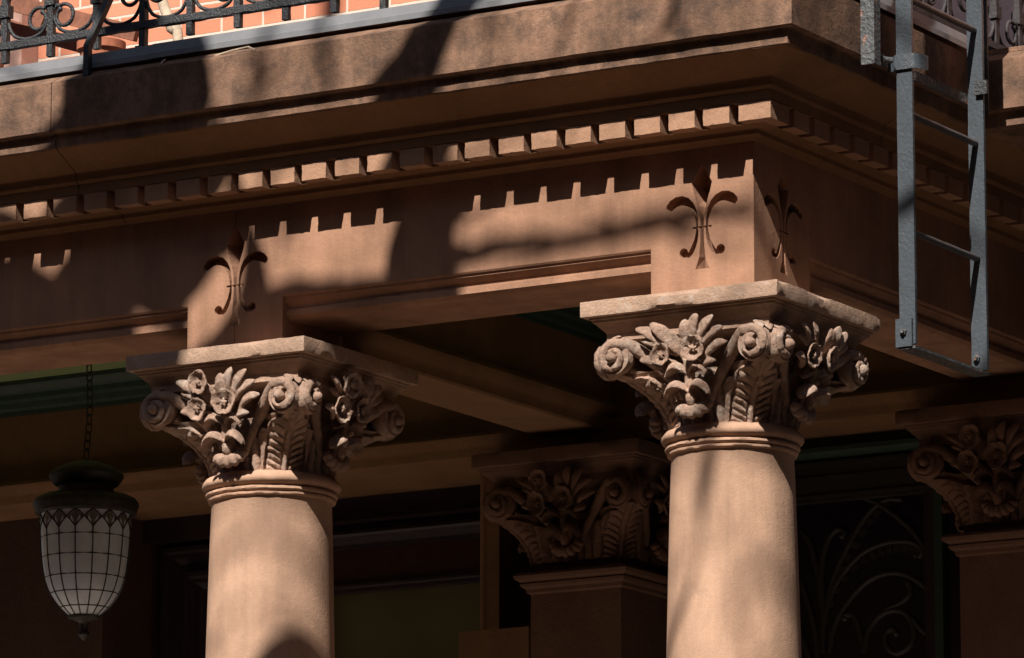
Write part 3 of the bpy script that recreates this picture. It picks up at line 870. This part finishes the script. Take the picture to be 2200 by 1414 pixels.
def grad(y):
    for (a, ra), (b, rb) in zip(gp, gp[1:]):
        if y <= b: return ra + (rb-ra)*(y-a)/(b-a)
    return gp[-1][1]
body = ln(MB().lathe(lp_([(y, grad(y)) for y in range(738, 1201, 11)]), n=64, cap=False), 'glass_body', M['opal'], 60)
NS = 16
def LP(a, y, off=1.5):
    r = (grad(y)+off)*u_; return Vector((r*math.cos(a), r*math.sin(a), Z0-(y-485)*u_*1.02))
cm = MB()
for k in range(NS):
    a = 2*PI*k/NS
    cm.tube([LP(a, y) for y in range(820, 1201, 19)], .0024, 6)
    b_ = 2*PI*(k+1)/NS; mid = (a+b_)/2
    cm.tube([LP(a, 742), LP(a+(mid-a)*.5, 757), LP(mid, 776), LP(a+(mid-a)*1.5, 757), LP(b_, 742)], .0026, 6)
    cm.tube([LP(a, 822), LP(a+(mid-a)*.5, 796), LP(mid, 776), LP(a+(mid-a)*1.5, 796), LP(b_, 822)], .0026, 6)
for y in (850, 940, 1030, 1100, 1162):
    cm.tube([LP(2*PI*k/NS, y) for k in range(NS+1)], .0024, 6)
ln(cm, 'lead_came', M['lead'], None, body).parent = body
dm = MB()
for k in range(NS):
    a = 2*PI*k/NS; d_ = PI/NS
    dm.add([LP(a,745,1),LP(a+d_*.93,777,1),LP(a,820,1),LP(a-d_*.93,777,1)], [(0,1,2,3)])
ln(dm, 'diamond_pane', M['opaldark'], None, body).parent = body
ln(MB().lathe(lp_([(1196,70),(1202,76),(1210,72),(1218,45),(1226,26),(1234,20),(1255,19),(1266,18),(1272,27),(1284,27),(1292,20),(1302,10),(1310,0)]), n=32), 'finial', M['lantern'], 35)
ch = MB(); zc = Z0; k = 0
while zc < .50:
    L_ = .040; w_ = .011; n_ = 14; P = []
    for q in range(n_+1):
        a = 2*PI*q/n_; xx = w_*math.cos(a); zz = (L_/2-w_*.6)*(1 if math.sin(a) >= 0 else -1)*min(1, abs(math.sin(a))*3) + w_*math.sin(a)*.6
        sway = .010*math.sin((zc+.1)*9)
        P.append(Vector((sway+(xx if k%2 else .2*xx), (.2*xx if k%2 else xx), zc+L_/2+zz)))
    ch.tube(P, .0028, 6); zc += L_-.007; k += 1
ln(ch, 'chain', M['lantern'], 50)

# ================================================================== LADDER
lad = empty('fire_escape_ladder', (.60,.35,-.22), label='grey painted iron drop ladder hanging beside the porch corner', cat='ladder')
def la(mb, name, mat=None, sm=None, parent=None):
    o = mb.build(name, mat or M['ladder'], parent or lad, sm)
    if parent is None: o.location = (-.60,-.35,.22)
    return o
N1, N2 = .118, .654
def rail_bar(y):
    mb = MB().cubes(.572,.630,y,y+.013,-.205,1.62,.03); mb.rough(.0011, 40, y*10)
    return mb
la(rail_bar(N1), 'side_rail', None, 50); la(rail_bar(N2), 'side_rail', None, 50)
for z in (.182,.585,.985,1.385):
    mb = MB(); mb.tube([Vector((.600,N1+.01+(N2-N1-.012)*q/16,z+.0005*math.sin(q*1.3+z*9))) for q in range(17)], .0115, 10); la(mb.rough(.0005, 60, z*10), 'rung', M['rung'], 50)
la(MB().cubes(.570,.632,N1-.006,N2+.018,-.222,-.213,.03).rough(.001,40,4), 'foot_bar', M['peel'], 50)
la(MB().cubes(.562,.622,N1-.012,N1-.001,-.215,-.120,.02).rough(.001,40,5), 'foot_plate', None, 50)
for y, xx, zz in ((N1-.012,.592,-.165),(N2,.592,-.165)):
    mb = MB(); mb.tube([Vector((xx,y+.002,zz)),Vector((xx,y-.008,zz))], .013, 6); mb.tube([Vector((xx,y-.006,zz)),Vector((xx,y-.016,zz))], .0075, 8); la(mb, 'bolt', M['peel'], 30)

hg = empty('ladder_bracket', (.54,.3,.7), label='peeling black iron posts and bar clamped to the ladder below the balcony rail', cat='bracket')
def hb(mb, name, mat, sm=50):
    o = mb.build(name, mat, hg, sm); o.location = (-.54,-.3,-.7); return o
hb(MB().cubes(.519,.569,-.036,-.028,.724,1.95,.03).cubes(.561,.569,-.028,.010,.724,1.95,.03).rough(.0012,40,1), 'angle_post', M['peel'])
hb(MB().cubes(.520,.566,.825,.833,.72,1.95,.03).rough(.0012,40,2), 'angle_post', M['iron'])
hb(MB().cubes(.519,.531,-.02,.768,.750,.784,.025).rough(.0018,45,3), 'bar', M['peel'])
def strap(y, z0, z1, name, mat):
    pts = [(.535,y+.012),(.565,y+.002),(.570,y-.009),(.634,y-.009),(.646,y-.004),(.660,y+.022),(.664,y+.05)]
    mb = MB(); vs = []; n = len(pts)
    for (a, b), o_ in [(p, 0) for p in pts]:
        pass
    for j in range(2):
        for (a, b) in pts:
            for z in (z0, z1): vs.append((a, b+.006*j, z))
    fs = []
    for j in range(2):
        for i in range(n-1):
            a = j*2*n+i*2; f = (a, a+2, a+3, a+1); fs.append(f)
    for i in range(n-1):
        a = i*2; b = 2*n+i*2
        fs += [(a, b, b+2, a+2), (a+1, a+3, b+3, b+1)]
    fs += [(0,1,2*n+1,2*n), (2*n-2,4*n-2,4*n-1,2*n-1)]
    mb.add(vs, fs); return hb(mb, name, mat, 60)
strap(N1-.001, .730, .781, 'clamp', M['ladder'])
hb(MB().cubes(.606,.652,N2-.016,N2-.001,.752,.800,.02).rough(.001,40,6), 'clamp', M['iron'])
mb = MB(); mb.tube([Vector((.535,.03,.758)),Vector((.572,.085,.758))], .011, 8).tube([Vector((.545,.045,.758)),Vector((.552,.055,.758))], .019, 6); hb(mb, 'bolt', M['peel'])

# ================================================================== FLASHING, RAILINGS
fl = [(.262,.984),(.266,.984),(.266,1.004),(.258,1.008),(.252,1.040),(.215,1.046),(.215,1.042),(.248,1.036),(.254,1.008),(.262,1.004)]
fsh = MB().sweep(fl, [st_front(-6.5), st_front(-2.04)]).sweep([(e+.003,z+.001) for e,z in fl], [st_front(-2.06), st_front(-1.9), st_corner, lambda e,z:(H+e,SY+.05,z)]).build('metal_flashing', M['flash'], None, 30)
tag(fsh, 'grey zinc flashing strip along the top edge of the stone cornice', 'flashing')
dk = MB().box(-6.5,.41,-.412,2.3,.985,1.03).box(.412,4,1.05,2.3,.94,.985).build('roof_deck', M['wire'], None)
tag(dk, 'flat roof of the porch behind the flashing', 'roof', kind='structure')

def spiral(cx, cz, r0, a0, turns, sgn, rend=.35, n=26):
    return [(cx+r0*(1-(1-rend)*(i/n)**.9)*math.cos(a0+sgn*turns*2*PI*i/n), cz+r0*(1-(1-rend)*(i/n)**.9)*math.sin(a0+sgn*turns*2*PI*i/n)) for i in range(n+1)]
def railing(name, label, fx, n0, n1, step, z0, posts, mat, seed=0, rusty=None):
    """fx(u, d, z) maps along-rail u, depth d and height to the world"""
    t = empty(name, fx(n0, 0, z0), label=label, cat='railing')
    bx, by, bz = fx(n0, 0, z0)
    def R(mb, nm, m=None):
        mb.v = [fx(*v) for v in mb.v]; o = mb.build(nm, m or mat, t, 50); o.location = (-bx,-by,-bz); return o
    L = n1-n0
    R(MB().cubes(n0,n1,-.015,.015,z0-.013,z0+.013,.035).rough(.0022,35,seed), 'bottom_rail')
    R(MB().cubes(n0,n1,-.018,.018,z0+.72,z0+.745,.1), 'top_rail')
    u = n0 + step*.5; k = 0
    while u < n1:
        lo = z0-.115 if (k % 5) == posts else z0-.062
        R(MB().cubes(u-.0125,u+.0125,-.011,.011,lo,z0+.72,.03).rough(.0022,45,seed+k), 'baluster')
        R(MB().cubes(u-.021,u+.021,-.017,.017,z0+.105+.02*(k%2),z0+.150+.02*(k%2),.01).rough(.0012,60,seed+k), 'collar')
        zc_ = z0 + (.082 if k % 4 == 1 else .118)
        # hanging arc in the bay to the right of this baluster
        P = [(u+.012,z0+.085),(u+.020,z0+.062),(u+.040,z0+.034),(u+step*.36,z0+.020),(u+step*.5,z0+.0165),(u+step*.64,z0+.020),(u+step-.040,z0+.034),(u+step-.020,z0+.062),(u+step-.012,z0+.085)]
        P, rr = smooth_path([Vector((a, 0, b)) for a, b in P], [.0068]*len(P), 3)
        mb = MB(); mb.tube(P, rr, 8, up=(0,1,0))
        if k % 2 == 1:
            for sg in (-1, 1):
                P = [(u+sg*.014, zc_+.030), (u+sg*.026, zc_+.044)] + [(u+sg*(.056+.044*f*math.cos(t_)), zc_+.044*f*math.sin(t_)) for f, t_ in [(1-.30*q/20, rad(120-355*q/20)) for q in range(21)]]
                P += [(u+sg*.040, zc_+.016), (u+sg*.045, zc_+.022)] if False else []
                P, rr = smooth_path([Vector((a, 0, b)) for a, b in P], [.0072]*len(P), 2)
                mb.tube(P, rr, 8, up=(0,1,0)); mb.ell(P[-1], (.010,.009,.010), nu=8, nv=6)
        P2, rr = smooth_path([Vector((a, 0, b)) for a, b in [(u+.013,z0+.17),(u+.03,z0+.21),(u+.075,z0+.27),(u+.075,z0+.33),(u+.05,z0+.36),(u+.03,z0+.34),(u+.035,z0+.31)]], [.0072]*7, 3)
        mb.tube(P2, rr, 8, up=(0,1,0))
        R(mb.rough(.0010, 60, seed+k), 'scroll')
        u += step; k += 1
    return t
RY = -.36
railing('balcony_railing', 'black wrought iron scroll railing along the front edge of the porch roof', lambda u, d, z: (u, RY+d, z), -3.675, .30, .2015, 1.143, 2, M['iron'], 5)
railing('balcony_railing', 'rusty scroll railing on the side of the porch roof behind the ladder', lambda u, d, z: (.36-d, u, z), -.30, 2.9, .19, 1.10, 1, M['rust'], 50)
# slanting stay in front
stay = MB().tube([Vector((-2.31,-.492,.947)),Vector((-2.31,-.492,1.055)),Vector((-2.285,-.37,1.30)),Vector((-2.25,-.25,1.60))], .0165, 4, up=(0,1,0)).build('railing_stay', M['iron'], None, 20)
tag(stay, 'slanting black iron stay bolted to the cornice in front of the railing', 'iron stay')

# ================================================================== UPPER STOREY
up = MB().box(-9,2.0,2.4,2.6,1.03,7.5).build('brick_wall', M['brick'], None)
tag(up, 'orange brick house wall with pale mortar behind the balcony railing', 'wall')
ss = empty('stone_window_surround', (-4.75,2.3,1.03), label='pink stone window surround with a slanting foot at top left', cat='window surround')
def su(mb, name, mat): 
    o = mb.build(name, mat, ss, 30); o.location = (4.75,-2.3,-1.03); return o
mb = MB(); mb.add([(-5.4,2.28,1.03),(-4.46,2.28,1.03),(-4.64,2.28,1.62),(-4.64,2.28,3.2),(-5.4,2.28,3.2),(-5.4,2.398,1.03),(-4.46,2.398,1.03),(-4.64,2.398,1.62),(-4.64,2.398,3.2),(-5.4,2.398,3.2)],
  [(0,1,2,3,4),(9,8,7,6,5),(0,5,6,1),(1,6,7,2),(2,7,8,3),(3,8,9,4),(4,9,5,0)]); su(mb, 'surround_panel', M['pinkstone'])

# things standing on the porch roof
tr = empty('wooden_trestle', (-3.8,1.45,1.03), label='weathered red brown timber trestle behind the railing at top left', cat='trestle')
def tw(mb, name, mat):
    o = mb.build(name, mat, tr, 30); o.location = (3.8,-1.45,-1.03); return o
def plank(p, q, w_, h_): return MB().tube([Vector(p)+(Vector(q)-Vector(p))*i/8 for i in range(9)], h_, 4, sx=w_/h_, up=(0,1,0)).rough(.002, 20, p[0])
tw(plank((-4.3,1.5,1.97), (-3.50,1.5,1.70), .02, .045), 'top_board', M['wood'])
tw(plank((-4.3,1.62,1.88), (-3.50,1.62,1.60), .02, .040), 'lower_board', M['wood'])
for xx in (-4.25, -3.78, -3.55):
    tw(plank((xx,1.56,1.03), (xx+.03,1.56,1.86-(xx+4.2)*.30), .02, .03), 'leg', M['wood'])
tw(plank((-3.95,1.45,1.78), (-3.62,1.45,2.4), .02, .03), 'brace', M['wood'])
pot = MB().lathe([(.0,0),(.065,0),(.085,.15),(.097,.155),(.097,.188),(.084,.188),(.078,.17),(0,.17)], (-3.53,1.3,1.435), 28).build('terracotta_pot', M['terracotta'], None, 35)
tag(pot, 'terracotta flower pot behind the slanting iron stay', 'pot')
std = empty('plant_stand', (-3.53,1.3,1.03), label='dark plant stand holding up the terracotta pot', cat='stand')
o = MB().box(-.16,.16,-.12,.12,.37,.404).build('stand_top', M['wire'], std)
for a, b in ((-1,-1),(1,-1),(1,1),(-1,1)):
    MB().box(a*.15-.012,a*.15+.012,b*.11-.012,b*.11+.012,0,.3695).build('leg', M['wire'], std)
P, rr = smooth_path([Vector(p) for p in ((-3.27,1.5,1.03),(-3.30,1.5,1.64),(-3.33,1.5,1.70),(-3.385,1.5,1.84),(-3.40,1.5,2.0),(-3.45,1.52,2.3))], [.021,.020,.024,.021,.019,.017], 5)
st = MB().tube(P, rr, 10).rough(.003, 18, 2).build('driftwood_branch', M['palewood'], None, 50)
tag(st, 'pale bare branch leaning upright behind the railing against the brick wall', 'branch')
# dry twigs lying on the ledge
for i, pts in enumerate((((-1.78,-.475,.957),(-1.70,-.49,.962),(-1.62,-.505,.962),(-1.585,-.512,.944)), ((-2.0,-.46,.975),(-1.985,-.50,.955),(-1.98,-.512,.945)))):
    t_ = MB().tube([Vector(p) for p in pts], .0032, 5).build('dry_twig', M['palewood'], None)
    tag(t_, ('bent dry twig lying on the cornice ledge under the flashing', 'short dry twig poking down over the cornice ledge')[i], 'twig')

# ================================================================== STREET TREE (casts the shade)
def W3(x, z, q): return Vector((x + K*q, -H - q, z + S*q))
tree = empty('street_tree', (-.45,-4.5,-5.3), label='bare street tree in front of the porch with a forked trunk', cat='tree')
def tb(mb, name, mat, sm=60):
    o = mb.build(name, mat, tree, sm); o.location = (.45,4.5,5.3); return o
def limb(name, pts, n=12, sub=5, rg=.012):
    P, rr = smooth_path([W3(p[0], p[1], p[3]) for p in pts], [p[2] for p in pts], sub)
    m_ = MB().tube(P, rr, n); return tb(m_.rough(rg, 5, len(pts)), name, M['bark'])
q0 = 4.3
limb('trunk', [(-1.32,-9.8,.16,q0),(-1.28,-5,.13,q0),(-1.20,-2,.115,q0),(-1.14,-.8,.11,q0),(-1.11,-.2,.115,q0),(-1.10,.08,.15,q0),(-1.105,.22,.142,q0),(-1.08,.33,.125,q0),(-1.01,.43,.095,q0),(-.925,.59,.088,q0),(-.80,.85,.085,q0),(-.6,1.3,.08,q0),(-.45,2.0,.07,q0),(-.7,3.2,.06,q0),(-.9,5,.04,q0)])
limb('limb', [(-1.08,-.02,.09,q0),(-1.25,.045,.095,q0),(-1.45,.050,.095,q0),(-1.66,.055,.105,q0),(-1.80,.03,.09,q0),(-1.92,-.05,.07,q0),(-2.04,-.14,.08,q0),(-2.14,-.28,.13,q0),(-2.35,-.5,.14,q0)])
limb('limb', [(-1.80,.03,.06,q0),(-1.795,.12,.080,q0),(-1.790,.2,.062,q0),(-1.80,.29,.045,q0),(-1.81,.37,.030,q0),(-1.81,.44,.008,q0)])
limb('limb', [(-1.12,-.60,.06,q0),(-1.36,-.86,.08,q0),(-1.50,-1.00,.10,q0),(-1.66,-1.18,.11,q0),(-1.9,-1.7,.10,q0)])
limb('trunk', [(-2.75,-9.8,.30,4.6),(-2.70,-5,.24,4.6),(-2.62,-1.5,.20,4.5),(-2.56,-.4,.19,4.4),(-2.54,.10,.19,5.2),(-2.52,.22,.16,5.0),(-2.47,.34,.10,4.9),(-2.31,.43,.12,4.6),(-2.18,.48,.27,q0),(-2.155,.56,.31,q0),(-2.16,.63,.27,q0),(-2.19,.70,.15,q0),(-2.2,.85,.11,q0),(-2.4,1.5,.10,q0),(-2.2,2.6,.08,q0),(-2.7,4.2,.055,q0),(-2.6,5.6,.03,q0)], 16)
limb('limb', [(-2.45,.05,.17,5.4),(-2.7,.06,.19,5.0),(-2.9,.10,.23,q0),(-3.3,.1,.2,q0),(-4.1,.6,.15,q0),(-5.2,1.8,.1,q0)])
limb('limb', [(-1.985,.50,.17,q0),(-2.03,.385,.10,4.5),(-2.075,.27,.056,5.0),(-2.112,.15,.044,5.2),(-2.15,0,.06,5.4),(-2.17,-.2,.08,5.4)])
limb('branch', [(-1.05,.21,.05,q0),(-.93,.205,.035,4.9),(-.75,.215,.032,5.2),(-.5,.205,.032,5.3),(-.2,.235,.032,5.4),(.05,.24,.028,5.4),(.3,.20,.015,6.0)], 8)
limb('branch', [(-.72,1.0,.045,q0),(-.45,1.25,.035,4.8),(0,1.35,.03,5.2),(.5,1.3,.02,5.5),(.9,1.0,.012,5.6)], 8)
for pts in ([(-.40,1.24,.012,4.9),(-.35,.9,.010,5.0),(-.37,.6,.012,5.0),(-.44,.42,.010,5.0),(-.46,.34,.004,5.0)],
            [(.0,1.35,.012,5.2),(.06,.9,.010,5.2),(.03,.6,.016,5.2),(.0,.50,.022,5.2),(-.05,.44,.012,5.2),(-.10,.40,.005,5.2)],
            [(.0,.50,.015,5.2),(.05,.46,.012,5.2),(.09,.42,.005,5.2)],
            [(.5,1.3,.012,5.5),(.46,.9,.011,5.4),(.475,.62,.012,5.4),(.51,.40,.010,5.4),(.44,.1,.010,5.4),(.20,-.25,.008,5.8),(.05,-.50,.020,6),(.015,-.64,.030,6),(.0,-.74,.022,6),(-.01,-.85,.006,6)],
            [(-.01,-.84,.005,6),(-.03,-.98,.010,6),(-.10,-1.10,.018,6),(-.22,-1.24,.014,6),(-.4,-1.4,.006,6)],
            [(-.3,.235,.012,5.7),(-.42,.30,.009,5.7),(-.6,.36,.005,5.7)], [(-.5,.205,.010,5.6),(-.65,.15,.008,5.6),(-.8,.13,.004,5.6)],
            [(-2.2,.9,.03,q0),(-1.9,1.3,.02,q0),(-1.5,1.2,.014,q0),(-1.40,.8,.012,q0),(-1.43,.70,.006,q0)],
            [(-2.4,1.5,.04,q0),(-2.9,1.4,.02,q0),(-3.0,1.0,.012,q0),(-2.75,.78,.01,q0),(-2.6,.70,.006,q0)]):
    limb('twig', pts, 6, 4, .004)
for pts in ([(-1.62,1.3,.02,8),(-1.60,.9,.02,8.5),(-1.64,.62,.035,9),(-1.60,.52,.045,9),(-1.66,.42,.03,9),(-1.7,.3,.008,9)],
            [(-1.45,1.2,.015,8),(-1.40,.75,.015,8.5),(-1.36,.56,.03,9),(-1.33,.46,.03,9),(-1.3,.38,.006,9)],
            [(-.75,1.1,.012,7),(-.72,.8,.012,7.5),(-.70,.62,.02,8),(-.66,.5,.015,8)],
            [(-1.20,-.5,.03,7.5),(-1.5,-.62,.014,8.5),(-1.75,-.70,.014,9),(-1.95,-.78,.015,9)],
            [(-1.20,-.7,.03,7.5),(-1.6,-.90,.012,8.5),(-1.85,-.98,.012,9),(-2.0,-1.1,.012,9)],
            [(.6,-.2,.02,7.5),(.3,-.75,.02,8.2),(.14,-.98,.016,8.5),(.12,-1.1,.016,8.5),(.2,-1.3,.01,8.5)],
            [(-.95,.33,.02,4.6),(-.86,.36,.012,4.8),(-.74,.40,.010,5),(-.6,.43,.006,5)],
            [(-.2,.24,.012,5.7),(-.05,.16,.012,5.6),(.1,.12,.008,5.5),(.22,.10,.004,5.5)],
            [(.05,.235,.012,5.8),(.18,.29,.010,5.8),(.3,.33,.005,5.8)]):
    limb('twig', pts, 6, 4, .004)
limb('twig', [(.9,1.0,.014,4.5),(.80,.72,.020,4.2),(.69,.62,.028,4.0),(.62,.585,.026,4.0),(.56,.57,.008,4.0)], 6, 4, .004)
rnd = random.Random(3)
for k in range(26):     # upper twigs
    x0 = rnd.uniform(-3.2,-.6); z0_ = rnd.uniform(2.2, 5.2); a = rnd.uniform(-1.2, 1.2)
    L_ = rnd.uniform(.4, 1.1); q_ = q0 + rnd.uniform(-.5,.9)
    limb('twig', [(x0,z0_,.016,q_),(x0+math.sin(a)*L_*.5,z0_+math.cos(a)*L_*.5,.012,q_+.1),(x0+math.sin(a*1.3)*L_,z0_+math.cos(a)*L_,.005,q_+.2)], 5, 3, .003)
for k in range(14):      # fine twigs over the pink stone surround
    x0 = rnd.uniform(-4.35,-3.95); z0_ = rnd.uniform(4.2, 4.75); a = rnd.uniform(-1.4, 1.4); L_ = rnd.uniform(.2,.5)
    limb('twig', [(x0,z0_,.009,2.2),(x0+math.sin(a)*L_*.5,z0_+math.cos(a)*L_*.5,.007,2.2),(x0+math.sin(a*1.4)*L_,z0_+math.cos(a)*L_,.003,2.2)], 5, 3, .003)
sky_block_leaves = MB()  # added leaves high up, unseen, to block sky light above the porch
for k in range(5200):
    c = W3(rnd.uniform(-9, 7), rnd.uniform(6.0, 15.0), q0 + rnd.uniform(-3, 6.0))
    a = Vector((rnd.uniform(-1,1), rnd.uniform(-1,1), rnd.uniform(-1,1))).normalized(); b = a.orthogonal().normalized()
    k_ = rnd.uniform(1.6, 3.2)
    sky_block_leaves.add([c, c+(a*.06+b*.04)*k_, c+a*.13*k_, c+(a*.06-b*.04)*k_], [(0,1,2,3)])
o = sky_block_leaves.build('crown', plain('leaf_green', (.06,.10,.03), .7), tree, None, False); o.location = (.45,4.5,5.3)

# ================================================================== GROUND
fl_ = MB().box(-7,.6,-.6,2.95,-3.6,-3.3).build('porch_floor', M['floor']); tag(fl_, 'stone porch floor under the columns', 'floor', kind='structure')
yard = MB().box(-8,2.2,-2.6,.4,-5.2996,-5.29).build('front_path', plain('flagstone', (.30,.21,.14), .9)); tag(yard, 'stone flagged front yard', 'paving', kind='structure')  # reflector strip added on the ground to throw sunlight up at the soffits
gnd = MB().box(-60,60,-14,40,-5.4,-5.3).build('pavement', M['pavement']); tag(gnd, 'paved ground in front of the house', 'pavement', kind='structure')
rd = MB().box(-60,60,-60,-14.01,-5.5,-5.42).build('road', M['asphalt']); tag(rd, 'asphalt street', 'road', kind='structure')
bs = MB().box(-7,.55,-.55,2.95,-5.3,-3.601).build('stone_plinth', M['inner']); tag(bs, 'brownstone base under the porch floor', 'base')
opp = empty('brick_building', (0,-20,-5.4), label='brick building across the street', cat='building')  # unseen mass added to cut sky light on the front
MB().box(-60,60,-9,0,0,18.5).build('wall', M['brick_far'], opp)
for i in range(-9, 10):
    for j in range(5):
        f = MB().box(i*4-.7,i*4+.7,.003,.05,1.2+j*3.5,3.4+j*3.5).build('window', M['grey'], opp)
        MB().box(i*4-.6,i*4+.6,.0502,.06,1.3+j*3.5,3.3+j*3.5).build('pane', M['glass'], f)

nb = empty('brick_building', (10,-3,-5.4), label='neighbouring brick building to the right of the porch', cat='building')  # added out of view to keep sky light off the side face
MB().box(0,12,-9,14,0,20).build('wall', M['brick_far'], nb)

uw = empty('upper_window', (.2,2.39,1.5), label='dark upstairs window with pale stone jamb seen behind the rusty side railing', cat='window')
for nm, b_, m_ in (('pane', (-.75,.62,2.30,2.395,1.2,3.4), 'darkwood'), ('jamb', (-.95,-.7505,2.25,2.398,1.05,3.4), 'pinkstone'), ('mullion', (.05,.10,2.26,2.2995,1.2,3.4), 'pinkstone'), ('jamb', (.6205,.86,2.25,2.398,1.05,3.4), 'pinkstone')):
    o = MB().box(*b_).build(nm, M[m_], uw); o.location = (-.2,-2.39,-1.5)

nb2 = empty('brick_building', (-32,-3,-5.4), label='neighbouring brick building far to the left of the porch', cat='building')  # added out of view to cut sky light from the left
MB().box(-8,0,-9,14,0,19).build('wall', M['brick_far'], nb2)
